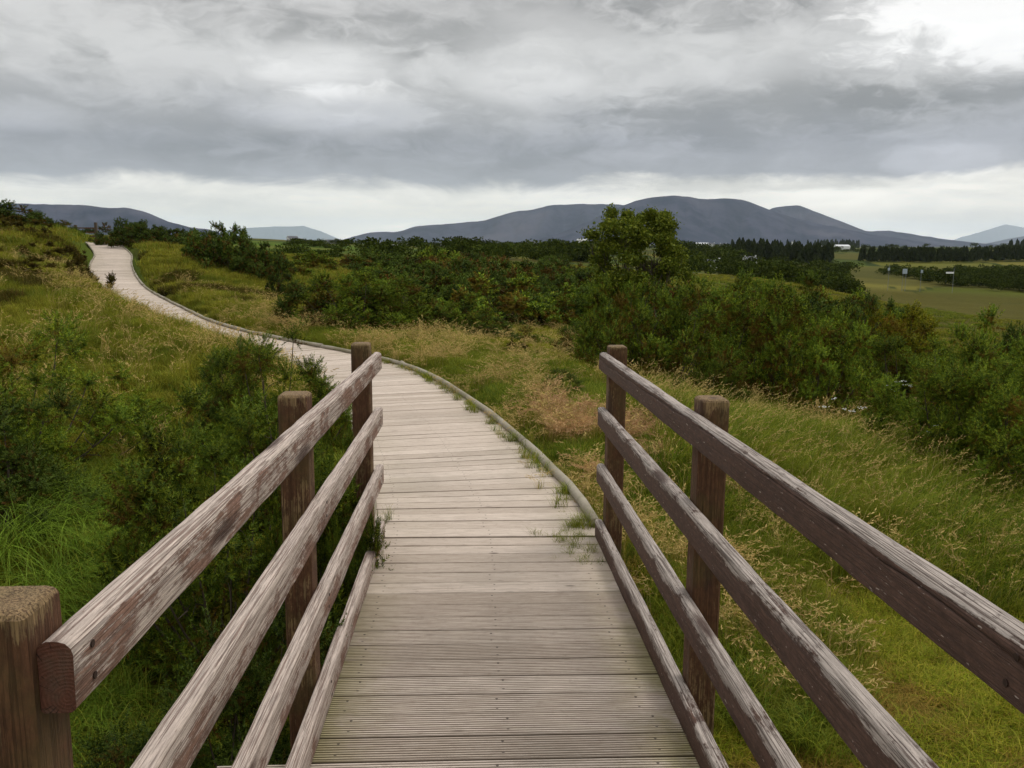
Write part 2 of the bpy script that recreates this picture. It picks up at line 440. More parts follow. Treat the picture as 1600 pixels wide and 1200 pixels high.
# ------------------------------------------------------------------ wood
m_deck, t, b = material('weathered_decking')
uvn = t.attr('bpos', 'Vector')                    # per-board coordinates: along, across, seed
tone = t.attr('tone'); gr = t.attr('groove'); pos = t.new('ShaderNodeNewGeometry').outputs['Position']
grain = t.noise(t.scale(uvn, (2.2, 70, 1)), 3.0, 5, .6, .4)
grain2 = t.noise(t.scale(uvn, (9, 260, 1)), 2.0, 4, .7)
blot = t.noise(pos, 1.1, 5, .6)
fine = t.noise(pos, 22, 6, .7)
c = t.mix(tone, (.40, .325, .26), (.64, .54, .455))
c = t.mix(t.ss(grain, .38, .62, 0, .55), c, (.24, .18, .135))
c = t.mix(t.ss(grain2, .45, .7, 0, .35), c, (.74, .64, .55))
c = t.mix(t.ss(blot, .45, .75, 0, .45), c, (.25, .215, .17))
c = t.mix(t.ss(fine, .52, .72, 0, .35), c, (.25, .19, .145))
vor = t.new('ShaderNodeTexVoronoi'); t.put(vor.inputs['Vector'], t.scale(uvn, (2.1, 7, 1))); vor.inputs['Scale'].default_value = 1.0
knot = t.ss(vor.outputs['Distance'], .02, .085, 1, 0)
c = t.mix(t.math('MULTIPLY', knot, .8), c, (.055, .035, .025))
moss = t.math('MULTIPLY', t.attr('moss'), t.ss(t.noise(pos, 3.2, 6, .65), .34, .56))
c = t.mix(t.math('MULTIPLY', moss, .9), c, (.19, .18, .02))
c = t.mix(t.math('MULTIPLY', gr, .85), c, (.075, .052, .03))
sp = t.new('ShaderNodeSeparateXYZ'); t.l.new(uvn, sp.inputs[0])
su = t.math('SUBTRACT', sp.outputs[0], t.math('MULTIPLY', sp.outputs[2], 3.1)); sv_ = t.math('SUBTRACT', sp.outputs[1], t.math('MULTIPLY', sp.outputs[2], 1.7))
su = t.math('ADD', su, t.math('MULTIPLY', t.math('SINE', t.math('MULTIPLY', sp.outputs[2], 17.0)), .012))
dv = t.math('ABSOLUTE', t.math('SUBTRACT', t.math('ABSOLUTE', t.math('SUBTRACT', sv_, .0725)), .0365))
du = t.math('MINIMUM', t.math('ABSOLUTE', t.math('SUBTRACT', su, .18)), t.math('MINIMUM', t.math('ABSOLUTE', t.math('SUBTRACT', su, .70)), t.math('ABSOLUTE', t.math('SUBTRACT', su, 1.25))))
scr = t.ss(t.math('ADD', t.math('MULTIPLY', du, du), t.math('MULTIPLY', dv, dv)), .000018, .000034, .85, 0)
c = t.mix(scr, c, (.045, .035, .03))
t.l.new(c, b.inputs['Base Color'])
t.put(b.inputs['Normal'], t.bump(t.math('ADD', grain, t.math('MULTIPLY', grain2, .6)), .5, .0035)); b.inputs['Roughness'].default_value = .75


def wood_rail(name, pale, brown, mossy=0.0, streak=(.9, 70), edge_brown=(.055, .026, .018)):
    m, t, b = material(name)
    ob = t.new('ShaderNodeTexCoord').outputs['Object']; wear = t.attr('wear')
    oi = t.new('ShaderNodeObjectInfo').outputs['Random']
    sh = t.new('ShaderNodeCombineXYZ'); t.put(sh.inputs[1], t.math('MULTIPLY', oi, 37.0)); t.put(sh.inputs[0], oi)
    p = t.vmath('ADD', ob, sh.outputs[0])
    ps = t.scale(p, (streak[1], streak[0] * 2.2, streak[1]))
    g1 = t.noise(ps, 2.4, 6, .68, .25)                # long grain streaks
    g2 = t.noise(t.scale(p, (150, 7, 150)), 2.0, 5, .75)
    big = t.noise(t.scale(p, (5, 2.3, 5)), 1.5, 5, .62, .6)   # patches where the paint lasts
    fl = t.noise(t.scale(p, (26, 9, 26)), 3.0, 8, .78)  # flakes
    v = t.math('ADD', t.math('MULTIPLY', g1, .55), t.math('MULTIPLY', big, .75))
    v = t.math('ADD', v, t.math('MULTIPLY', fl, .45)); v = t.math('ADD', v, t.math('MULTIPLY', g2, .25))   # mean 1.0
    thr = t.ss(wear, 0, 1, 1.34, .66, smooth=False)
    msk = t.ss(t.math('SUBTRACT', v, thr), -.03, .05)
    lines = t.ss(t.noise(t.scale(p, (95, .9, 95)), 3.0, 3, .6, .1), .50, .62)
    palec = t.mix(t.ss(g2, .35, .65), tuple(x * .62 for x in pale), pale)
    palec = t.mix(t.ss(g1, .52, .68, 0, .75), palec, tuple(x * .33 for x in pale))
    brc = t.mix(t.ss(fl, .35, .7), brown, tuple(min(1, x * 1.9) for x in brown))
    c = t.mix(msk, brc, palec); c = t.mix(t.math('MULTIPLY', lines, .72), c, tuple(x * .9 for x in brown))
    fk = t.ss(t.noise(t.scale(p, (50, 11, 50)), 2.6, 3, .6, .3), .665, .70, 0, .8)
    c = t.mix(t.math('MULTIPLY', fk, t.ss(wear, .5, .05)), c, tuple(x * 1.1 for x in pale))
    vor = t.new('ShaderNodeTexVoronoi'); t.put(vor.inputs['Vector'], t.scale(p, (9, 1.7, 9))); vor.inputs['Scale'].default_value = 1.0
    kd = t.math('ADD', vor.outputs['Distance'], t.math('MULTIPLY', t.math('SUBTRACT', fl, .5), .16))
    kn = t.ss(kd, .10, .27, .85, 0)
    c = t.mix(kn, c, edge_brown)
    ck = t.attr('crack'); c = t.mix(ck, c, (.012, .008, .006))
    if mossy:
        c = t.mix(t.ss(t.noise(p, 6, 5, .6), .45, .65, 0, mossy), c, (.10, .10, .03))
    t.l.new(c, b.inputs['Base Color'])
    h = t.math('ADD', t.math('MULTIPLY', lines, -.8), t.math('ADD', t.math('MULTIPLY', g2, .5), t.math('MULTIPLY', msk, -.35)))
    t.put(b.inputs['Normal'], t.bump(h, .75, .005)); b.inputs['Roughness'].default_value = .7
    return m


m_railL = wood_rail('flaking_brown_timber_pale', (.60, .49, .42), (.17, .095, .068))
m_railR = wood_rail('flaking_brown_timber_dark', (.47, .40, .35), (.070, .038, .027))  # darker right-hand variant: weathering plus the inner faces' shade in the colour
m_post = wood_rail('brown_post_timber', (.30, .195, .095), (.075, .034, .017), .25)
m_cut, t, b = material('painted_end_grain')
ob = t.new('ShaderNodeTexCoord').outputs['Object']; n_ = t.noise(t.scale(ob, (40, 40, 40)), 2, 6, .7); n2_ = t.noise(ob, 14, 6, .65)
so_ = t.new('ShaderNodeSeparateXYZ'); t.l.new(ob, so_.inputs[0])
dx_ = t.math('ADD', so_.outputs[0], .012); dz_ = t.math('ADD', so_.outputs[2], .075)
rr_ = t.math('SQRT', t.math('ADD', t.math('MULTIPLY', dx_, dx_), t.math('MULTIPLY', dz_, dz_))); rr_ = t.math('ADD', rr_, t.math('MULTIPLY', t.math('SUBTRACT', n2_, .5), .016))
ring = t.math('SINE', t.math('MULTIPLY', rr_, 1250.0)); rad_ = t.noise(t.scale(ob, (1, 1, 1)), 60, 2, .5)
an_ = t.math('ARCTAN2', dx_, dz_); crk = t.noise(t.math('MULTIPLY', an_, 7.0), 1.0, 2, .5)
cx_ = t.new('ShaderNodeCombineXYZ'); t.put(cx_.inputs[0], t.math('MULTIPLY', an_, 6.0)); t.put(cx_.inputs[1], t.math('MULTIPLY', rr_, 9.0)); crk = t.ss(t.noise(cx_.outputs[0], 2.2, 3, .5), .60, .66, 0, .9)
c = t.mix(n_, (.05, .018, .011), (.17, .068, .042)); c = t.mix(t.ss(ring, -.2, .9, 0, .22), c, (.045, .018, .012)); c = t.mix(t.ss(n2_, .5, .7, 0, .5), c, (.10, .07, .05)); c = t.mix(crk, c, (.012, .006, .004))
t.l.new(c, b.inputs['Base Color']); t.put(b.inputs['Normal'], t.bump(t.math('ADD', n_, t.math('MULTIPLY', ring, .08)), .9, .004))
m_pole, t, b = material('rounded_edge_pole')
ob = t.new('ShaderNodeNewGeometry').outputs['Position']; n_ = t.noise(ob, 4, 8, .7)
c = t.mix(n_, (.16, .13, .09), (.42, .38, .30)); c = t.mix(t.ss(t.noise(ob, 1.3, 4, .6), .45, .65, 0, .55), c, (.14, .13, .06))
t.l.new(c, b.inputs['Base Color']); t.put(b.inputs['Normal'], t.bump(t.noise(ob, 30, 4, .6), .6, .01))
m_screw, t, b = material('dark_screw'); b.inputs['Base Color'].default_value = (.03, .016, .012, 1); b.inputs['Roughness'].default_value = .5


# ---- deck boards
def board_mesh(specs, name, thick=.03):
    """specs: rows of (A near-right, B near-left, C far-right, D far-left, grooved, seed, tone)"""
    V = []; Fq = []; TN = []; GR = []; BP = []; MS = []; n0 = 0
    for (a, b_, c_, d_, grooves, sd_, tone_, dz) in specs:
        a, b_, c_, d_ = [np.array(q, float) for q in (a, b_, c_, d_)]
        prof = [(0, -thick, 1), (0, -.004, .9), (.025, 0, 0)]
        if grooves:
            k = 9; w_ = (1 - .06) / k
            for g in range(k):
                s0 = .04 + g * w_
                prof += [(s0 + w_ * .04, 0, 0), (s0 + w_ * .12, -.005, 1), (s0 + w_ * .42, -.005, 1), (s0 + w_ * .50, 0, .1)]
        else:
            for g in (.25, .5, .75): prof.append((g, 0, 0))
        prof += [(.975, 0, 0), (1, -.004, .9), (1, -thick, 1)]
        P = np.array(prof); nseg = 9 if grooves else 3
        u = np.linspace(0, 1, nseg + 1)
        cup = rng.uniform(-.0015, .0015)
        for ui in u:
            e0 = a + (b_ - a) * ui; e1 = c_ + (d_ - c_) * ui
            q = e0[None] + (e1 - e0)[None] * P[:, :1]
            q[:, 2] += np.where(P[:, 2] > 0.95, np.where(P[:, 1] > -.006, P[:, 1] * float(grooves), P[:, 1]), P[:, 1]) + dz + cup * math.sin(ui * 5 + sd_)
            V.append(q)
            ln = np.linalg.norm(b_[:2] - a[:2]) * ui
            BP.append(np.stack([np.full(len(P), ln + sd_ * 3.1), P[:, 0] * .145 + sd_ * 1.7, np.full(len(P), sd_)], 1))
            TN.append(np.full(len(P), tone_)); GR.append(P[:, 2] * (float(grooves) if grooves else .7))
            MS.append(np.full(len(P), (max(0, 1 - ui / .22) * .95 + max(0, 1 - (1 - ui) / .18) * .8) * (.1 + .9 * float(grooves)) if grooves else .12 * (ui in (0, 1))))
        m = len(P)
        for s in range(nseg):
            for j in range(m - 1):
                Fq.append((n0 + s * m + j, n0 + (s + 1) * m + j, n0 + (s + 1) * m + j + 1, n0 + s * m + j + 1))
        Fq.append(tuple(n0 + j for j in range(m))); Fq.append(tuple(n0 + nseg * m + j for j in range(m))[::-1])
        n0 += m * (nseg + 1)
    V = np.concatenate(V); bp = np.concatenate(BP)
    me = new_mesh(name, V, Fq, m_deck, {'tone': np.concatenate(TN), 'groove': np.concatenate(GR), 'moss': np.concatenate(MS)})
    a_ = me.attributes.new('bpos', 'FLOAT_VECTOR', 'POINT'); a_.data.foreach_set('vector', bp.astype(np.float32).ravel())
    return me


dk = lambda y: -0.004 + SLOPE * y
specs = []; y = -1.2; k = 0; PIT = (4.93 + 1.2) / 42
for k in range(42):
    y = -1.2 + PIT * k; gp = rng.uniform(.007, .012); wd = PIT - gp
    xr_ = .80 + rng.uniform(-.012, .012); xl_ = (-.575 if y > 2.5 else -.82) + rng.uniform(-.02, .02)
    sk = rng.uniform(-.002, .002)
    specs.append(((xr_, y + sk, dk(y)), (xl_, y - sk, dk(y)), (xr_, y + wd + sk, dk(y + wd)), (xl_, y + wd - sk, dk(y + wd)), max(.02, 1 - float(sstep(2.9, 4.6, y))), rng.uniform(0, 50), np.clip(rng.normal(.54, .26), 0, 1), rng.uniform(-.002, .002)))
bridge = tag(link('footbridge', None, loc=(0, 0, 0)), 'grooved grey timber deck of the small footbridge between the two brown railings', 'footbridge')
link('deck', board_mesh(specs, 'bridge_deck'), bridge)
for bx in (-.45, .1, .62):
    mb = MB(); mb.box((0, 0, 0), (.075, 6.1, .2), wear=.2, crack=0)
    link('beam', mb.mesh('beam', m_post), bridge, loc=(bx, 1.85, -.14 + SLOPE * 1.85), rot=(math.atan(SLOPE), 0, 0))
# boardwalk beyond the bridge
specs = []; N = len(er)
def blend(i, P):
    return P[min(max(i, 0), N - 1)]
for i in range(N - 1):
    g = rng.uniform(.03, .08) if er[i, 1] < 8 else rng.uniform(.02, .045)
    a = er[i]; c_ = er[i] + (er[i + 1] - er[i]) * (1 - g); b_ = el_[i]; d_ = el_[i] + (el_[i + 1] - el_[i]) * (1 - g)
    jit = rng.uniform(-.012, .012)
    specs.append((a + np.array([.02 + jit, 0, .0]), b_, c_ + np.array([.02 + jit, 0, 0]), d_, False, rng.uniform(0, 50), np.clip(rng.normal(.55, .22), 0, 1), rng.uniform(-.003, .003)))
walk = tag(link('boardwalk', board_mesh(specs, 'boardwalk')), kind='structure')
# edge poles: rounded rails along both sides of the boardwalk, one object per pole
def pole_line(E, first, side):
    i = first; n_ = 0
    while i < len(E) - 4:
        L = int(rng.integers(15, 19)); j = min(i + L, len(E) - 1)
        ix = np.unique(np.r_[np.arange(i, j, 3), j]); P = E[ix].copy(); rad = .033 + rng.uniform(-.004, .005)
        P[:, 2] += .026; P[:, :2] -= nl[ix] * side * .005
        P += rng.normal(0, .004, P.shape); P[0] += (P[1] - P[0]) * .035; P[-1] += (P[-2] - P[-1]) * .035; P[-1, 2] += rng.normal(0, .006)
        mb = MB(); mb.tube(P, np.full(len(P), rad) * rng.uniform(.93, 1.07, len(P)), 10)
        yield mb.mesh('edge_pole', m_pole, True), P
        i = j
ed = tag(link('timber_edging', None, loc=tuple(er[2])), 'line of rounded grey poles edging the right side of the boardwalk', 'timber edging', 'rounded poles edging the boardwalk')
for me_, P in pole_line(er, 1, -1):
    me_.transform(Matrix.Translation(-Vector(er[2]))); link('edge_pole', me_, ed)
ed2 = tag(link('timber_edging', None, loc=tuple(el_[2])), 'line of rounded grey poles edging the left side of the boardwalk, mostly hidden by grass', 'timber edging', 'rounded poles edging the boardwalk')
for me_, P in pole_line(el_, 1, 1):
    me_.transform(Matrix.Translation(-Vector(el_[2]))); link('edge_pole', me_, ed2)


# ---- railings
def rail_mesh(L, tk, h, rnd, wtop, win, wout, seed, crack=False, inner=1):
    """rail along local y from 0 to L, local x: 0 inner face, tk outwards; z: top at 0. inner=+1 inner face looks +x"""
    nseg = max(30, int(L * 45)); ys = np.linspace(0, L, nseg + 1)
    rs_ = [rnd * 1.25, rnd, rnd * .5, rnd * .5]
    prof = []   # start at the inner bottom, going up the inner face, over the top, down the outer face
    def arc(cx_, cz_, r0, a0, a1, n=4):
        for a in np.linspace(a0, a1, n): prof.append((cx_ + r0 * math.cos(a), cz_ + r0 * math.sin(a)))
    q = math.pi / 2; xi, xo = 0, tk
    r0 = rs_[2]; arc(r0, -h + r0, r0, 3 * q, 2 * q)
    if crack: prof += [(0, -.040), (0, -.0312), (.004, -.030), (0, -.0288)]
    else: prof += [(0, -h * .5)]
    r0 = rs_[0]; arc(r0, -r0, r0, 2 * q, q)
    prof.append((tk * .5, .0012))
    r0 = rs_[1]; arc(tk - r0, -r0, r0, q, 0)
    prof.append((tk, -h * .5))
    r0 = rs_[3]; arc(tk - r0, -h + r0, r0, 0, -q)
    P = np.array(prof); m = len(P)
    V = np.zeros((nseg + 1, m, 3))
    for i, y_ in enumerate(ys):
        wob = .0009 * vnoise(np.arange(m) * .9 + seed, np.full(m, y_ * 9.0), seed) + .0012 * vnoise(np.arange(m) * .35, np.full(m, y_ * 2.2), seed + 4)
        bow = .004 * math.sin(y_ / L * math.pi * 1.3 + seed)
        # worn edge: inner top corner loses wood in places
        corner = np.exp(-((P[:, 0]) ** 2 + (P[:, 1]) ** 2) / .012 ** 2) * max(0, float(vnoise(np.array([y_ * 3.1]), np.array([seed * 1.7]), seed)[0])) * .005
        V[i, :, 0] = P[:, 0] + wob + corner + bow * .5
        V[i, :, 1] = y_
        V[i, :, 2] = P[:, 1] - corner + wob + bow * .4
        if crack:
            dep = 0.011 * sstep(.2, .6, y_) * (1 - sstep(2.55, 2.9, y_))
            off = .012 * math.sin(y_ * 1.1) + .004 * float(vnoise(np.array([y_ * 7]), np.array([1.0]), 3)[0])
            V[i, 4:8, 2] += off
            V[i, 6, 0] += dep
    V = V.reshape(-1, 3); V[:, 0] *= -inner
    Fq = []
    for i in range(nseg):
        for j in range(m):
            jn = (j + 1) % m
            f_ = (i * m + j, i * m + jn, (i + 1) * m + jn, (i + 1) * m + j)
            Fq.append(f_ if inner < 0 else f_[::-1])
    e1 = tuple(range(m)); e2 = tuple(nseg * m + j for j in range(m))
    Fq.append(e1[::-1] if inner < 0 else e1); Fq.append(e2 if inner < 0 else e2[::-1])
    nx = P[:, 0] / tk; nz = P[:, 1] / h
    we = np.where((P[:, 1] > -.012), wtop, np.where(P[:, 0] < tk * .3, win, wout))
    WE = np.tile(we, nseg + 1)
    ck = np.zeros(m)
    if crack: ck[6] = 1
    CK = np.zeros((nseg + 1, m))
    if crack: CK[:, 6] = (sstep(.2, .5, ys) * (1 - sstep(2.6, 2.9, ys)))
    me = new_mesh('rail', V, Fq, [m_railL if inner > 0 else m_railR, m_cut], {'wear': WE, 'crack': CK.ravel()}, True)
    for p in me.polygons[-2:]: p.material_index = 1; p.use_smooth = False
    return me


def post_mesh(h, s=.10, seed=0):
    mb = MB(); c = .012; hs = s / 2
    ring = lambda e, z: [(-e + c * .6, -e, z), (e - c * .6, -e, z), (e, -e + c * .6, z), (e, e - c * .6, z), (e - c * .6, e, z), (-e + c * .6, e, z), (-e, e - c * .6, z), (-e, -e + c * .6, z)]
    zs = [(hs, -h), (hs, -h * .6), (hs, -h * .3), (hs, -.05), (hs, -.010), (hs - .003, -.004), (hs - .010, 0)]
    v = []; 
    for e, z in zs: v += ring(e, z)
    f = []
    for i in range(len(zs) - 1):
        for j in range(8): f.append((i * 8 + j, i * 8 + (j + 1) % 8, (i + 1) * 8 + (j + 1) % 8, (i + 1) * 8 + j))
    f.append(tuple(range(48, 56)))
    wr = [.38] * 32 + [.6] * 8 + [.72] * 16
    v = np.array(v, float); v[:, :2] += rng.normal(0, .0008, (len(v), 2)); v = v[:, [0, 2, 1]] * np.array([1, 1, -1])   # local y is the grain direction
    me = new_mesh('post', v, f, m_post, {'wear': wr, 'crack': [0] * len(v)})
    return me


ZT = [1.1, .7793, .4416, .1024]
def railing(side):
    L = side == 'L'
    x0 = -.5176 if L else .7224; tk = .0434; inner = 1 if L else -1
    y0, y1 = (1.078, 4.93) if L else (.88, 4.93)
    lab = 'brown timber railing left of the walkway, faces worn to pale streaky grey' if L else 'brown timber railing right of the walkway, dark inner faces, its top rail cracked lengthwise'
    root = tag(link('timber_railing', None, loc=(x0, y1, -.14)), lab, 'railing', 'railings of the footbridge')
    rl = Vector(root.location)
    for i, zt in enumerate(ZT):
        ya = y0 + (0 if i == 0 else -.6); Lr = y1 - ya
        hh = .097 if i == 0 else .1035
        me = rail_mesh(Lr, tk if i else .047, hh, (.014 if i == 0 else .0075), (.78 if L else .66), (.52 if L else .16), .2, 3 + i * 7 + (0 if L else 50), crack=(not L and i == 0), inner=inner)  # right inner faces kept darker: their shade is painted in along with real weathering
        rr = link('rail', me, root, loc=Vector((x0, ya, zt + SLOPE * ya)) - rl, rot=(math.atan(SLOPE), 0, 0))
        if i == 0 or L:
            for py_ in ((1.10, 2.98, 4.77) if L else (1.03, 2.9, 4.88)):
                py2 = py_ - ya + (.03 if py_ < 1.11 else 0)
                if py2 < .02: continue
                for dz_ in (-.025, -.072):
                    mb = MB(); mb.tube([(0, 0, 0), (.0015 * inner, 0, 0)], .0055, 10)
                    v_ = link('screw', mb.mesh('screw', m_screw), rr, loc=(.0005 * inner, py2 + rng.uniform(-.012, .012), dz_ + rng.uniform(-.004, .004)))
    tops = [(1.058, .05), (2.93, .05), (4.72, .068)] if L else [(.985, .04), (2.855, .045), (4.83, .045)]
    for yp, dz_ in tops:
        xx = x0 - inner * (tk + .052 + .002); zt = 1.1 + SLOPE * (yp + .05) + dz_
        p = link('post', post_mesh(2.4 if yp < 4 else 1.6), root, loc=Vector((xx, yp + .05, zt)) - rl, rot=(R(-90 if 0 else 0), 0, 0))
        p.rotation_euler = (R(90), 0, 0)
    return root


railing('L'); railing('R')

# ------------------------------------------------------------------ vegetation materials
def leaf_mat(name, cols, dead=None, trans=.25, spread=.5, patch=None, gloss=.012, wn=True):
    """cols: base, tip (along the blade attribute 'tip'); attribute 'rnd' varies each blade"""
    m = bpy.data.materials.new(name); m.use_nodes = True; t = NT(m.node_tree)
    for n in list(t.n): t.n.remove(n)
    sat = lambda q: (q[0] * 1.12, q[1] * 1.08, q[2] * .38)
    cols = [sat(q) for q in cols]; dead = sat(dead) if dead else None; patch = sat(patch) if patch else None
    tip = t.attr('tip'); rnd_ = t.attr('rnd'); oi = t.new('ShaderNodeObjectInfo').outputs['Random']
    pos = t.new('ShaderNodeNewGeometry').outputs['Position']
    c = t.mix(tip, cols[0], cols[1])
    if len(cols) > 2: c = t.mix(t.ss(rnd_, .35, 1.0), c, cols[2])
    if dead: c = t.mix(t.attr('dead'), c, dead)
    v = t.math('ADD', t.math('MULTIPLY', oi, spread), 1 - spread / 2)
    c = t.mix(1.0, c, t.vmath('SCALE', (1, 1, 1), v), 'MULTIPLY')
    pn = t.noise(pos, .55, 4, .6)
    if patch: c = t.mix(t.ss(pn, .45, .65, 0, .7), c, patch)
    elif wn: c = t.mix(1.0, c, t.mix(pn, (.75, .8, .7), (1.25, 1.2, 1.25)), 'MULTIPLY')
    d = t.new('ShaderNodeBsdfDiffuse'); tr = t.new('ShaderNodeBsdfTranslucent'); gl = t.new('ShaderNodeBsdfGlossy'); gl.inputs['Roughness'].default_value = .45
    gl.inputs['Color'].default_value = (.7, .75, .6, 1)
    t.l.new(c, d.inputs['Color']); t.l.new(c, tr.inputs['Color'])
    mx = t.new('ShaderNodeMixShader'); mx.inputs[0].default_value = trans; t.l.new(d.outputs[0], mx.inputs[1]); t.l.new(tr.outputs[0], mx.inputs[2])
    m2 = t.new('ShaderNodeMixShader'); m2.inputs[0].default_value = gloss; t.l.new(mx.outputs[0], m2.inputs[1]); t.l.new(gl.outputs[0], m2.inputs[2])
    out = t.new('ShaderNodeOutputMaterial'); t.l.new(m2.outputs[0], out.inputs[0])
    return m


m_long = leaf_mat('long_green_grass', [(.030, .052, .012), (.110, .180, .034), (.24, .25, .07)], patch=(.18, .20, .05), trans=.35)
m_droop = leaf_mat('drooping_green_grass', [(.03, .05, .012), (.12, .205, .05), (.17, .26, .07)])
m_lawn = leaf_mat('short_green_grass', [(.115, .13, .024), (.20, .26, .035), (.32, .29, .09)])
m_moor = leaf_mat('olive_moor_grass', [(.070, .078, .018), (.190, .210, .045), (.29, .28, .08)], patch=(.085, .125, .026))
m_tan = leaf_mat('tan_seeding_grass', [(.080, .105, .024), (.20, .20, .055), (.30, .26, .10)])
m_seed = leaf_mat('tan_seed_heads', [(.36, .27, .30), (.52, .41, .42), (.42, .29, .30)])
m_red = leaf_mat('reddish_seed_heads', [(.34, .20, .30), (.55, .38, .52), (.40, .24, .34)])
m_straw = leaf_mat('dead_straw', [(.14, .10, .05), (.30, .23, .12), (.2, .12, .06)])
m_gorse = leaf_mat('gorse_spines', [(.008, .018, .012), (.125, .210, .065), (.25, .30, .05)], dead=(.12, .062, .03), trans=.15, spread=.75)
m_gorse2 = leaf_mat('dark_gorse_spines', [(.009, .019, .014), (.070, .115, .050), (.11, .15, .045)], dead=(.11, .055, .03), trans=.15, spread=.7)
m_gorse3 = leaf_mat('yellowish_gorse_spines', [(.02, .03, .010), (.22, .24, .03), (.30, .27, .03)], dead=(.15, .09, .03), trans=.15)
m_heath = leaf_mat('brown_heather', [(.030, .018, .010), (.075, .05, .022), (.05, .06, .02)], trans=.15)
m_leaf = leaf_mat('willow_leaves', [(.040, .060, .016), (.098, .132, .034), (.15, .17, .05)], trans=.2)
m_far = leaf_mat('far_foliage', [(.018, .028, .014), (.038, .056, .03), (.055, .07, .03)], trans=.1, gloss=0)
m_conif = leaf_mat('conifer_foliage', [(.010, .017, .010), (.022, .036, .018), (.03, .04, .02)], trans=.1)
m_flower, t, b = material('white_petals'); b.inputs['Base Color'].default_value = (.75, .75, .68, 1)
m_bark, t, b = material('grey_brown_bark'); ob = t.new('ShaderNodeTexCoord').outputs['Object']
c = t.mix(t.noise(t.scale(ob, (8, 8, 2)), 6, 5, .6), (.03, .022, .015), (.13, .10, .07)); t.l.new(c, b.inputs['Base Color'])


def blades(n, h, spread, wid, lean=.5, segs=3, wind=(0, 0), hvar=.4, base_r=.04, r=None):
    """n grass blades as strips; returns verts, faces (quads), tip, rnd"""
    r = r or rng
    ang = r.uniform(0, 2 * np.pi, n); br = base_r * np.sqrt(r.uniform(0, 1, n)); ba = r.uniform(0, 2 * np.pi, n)
    bx = br * np.cos(ba); by = br * np.sin(ba)
    H = h * (1 - hvar * r.uniform(0, 1, n)); out = spread * H * r.uniform(.15, 1, n); W = wid * r.uniform(.6, 1.2, n)
    ts = np.linspace(0, 1, segs + 1)
    dx, dy = np.cos(ang), np.sin(ang); V = np.zeros((n, segs + 1, 2, 3))
    fa_ = ang + np.pi / 2 + r.normal(0, .5, n)
    for i, s in enumerate(ts):
        k = s ** 2
        x = bx + dx * out * (s * .35 + k * .65) + wind[0] * H * k; y_ = by + dy * out * (s * .35 + k * .65) + wind[1] * H * k
        z = H * (s - lean * k * s * .55)
        ww = W * (1 - s ** 1.6 * .92) * .5
        for q, sg in enumerate((-1, 1)):
            V[:, i, q, 0] = x + sg * ww * np.cos(fa_); V[:, i, q, 1] = y_ + sg * ww * np.sin(fa_); V[:, i, q, 2] = z
    b0 = np.arange(n)[:, None] * (segs + 1) * 2 + np.arange(segs)[None] * 2
    Fq = np.stack([b0, b0 + 1, b0 + 3, b0 + 2], -1).reshape(-1, 4)
    tip = np.broadcast_to(ts[None, :, None], (n, segs + 1, 2)).ravel(); rn = np.broadcast_to(r.uniform(0, 1, n)[:, None, None], (n, segs + 1, 2)).ravel()
    tops = V[:, -1].mean(1); dirs = V[:, -1].mean(1) - V[:, -2].mean(1)
    return V.reshape(-1, 3), Fq, tip, rn, tops, dirs


def join(parts):
    """parts: (V,F quads,tip,rnd,matindex)"""
    V = []; F_ = []; T = []; Rn = []; MI = []; n = 0
    for v, f, tp, rn, mi in parts:
        V.append(v); F_.append(f + n); T.append(tp); Rn.append(rn); MI.append(np.full(len(f), mi)); n += len(v)
    return np.concatenate(V), np.concatenate(F_), np.concatenate(T), np.concatenate(Rn), np.concatenate(MI)


def seedheads(tops, dirs, size, n=7, wid=.004):
    """feathery heads: a few short strips along the last bit of each stem"""
    m = len(tops); d = dirs / (np.linalg.norm(dirs, axis=1)[:, None] + 1e-9)
    V = []; 
    for k in range(n):
        a = tops - d * size * (k / n) * 1.0
        off = rng.normal(0, 1, (m, 3)) * .5 + d * 1.0; off /= np.linalg.norm(off, axis=1)[:, None]
        L = size * .38 * (1 - .4 * k / n); bb = a + off * L; side = np.cross(off, rng.normal(0, 1, (m, 3))); side /= np.linalg.norm(side, axis=1)[:, None] + 1e-9
        mid = (a + bb) / 2
        V.append(np.stack([a, mid + side * wid, bb, mid - side * wid], 1))
    V = np.concatenate(V); nn_ = len(V)
    return V.reshape(-1, 3), np.arange(nn_ * 4).reshape(-1, 4), np.tile([0, .5, 1, .5], nn_), np.repeat(rng.uniform(0, 1, nn_), 4)


protos = {}
def proto(name, parts, mats):
    v, f, tp, rn, mi = join(parts)
    me = new_mesh(name, v, f, mats, {'tip': tp, 'rnd': rn})
    me.polygons.foreach_set('material_index', mi.astype(np.int32))
    return me


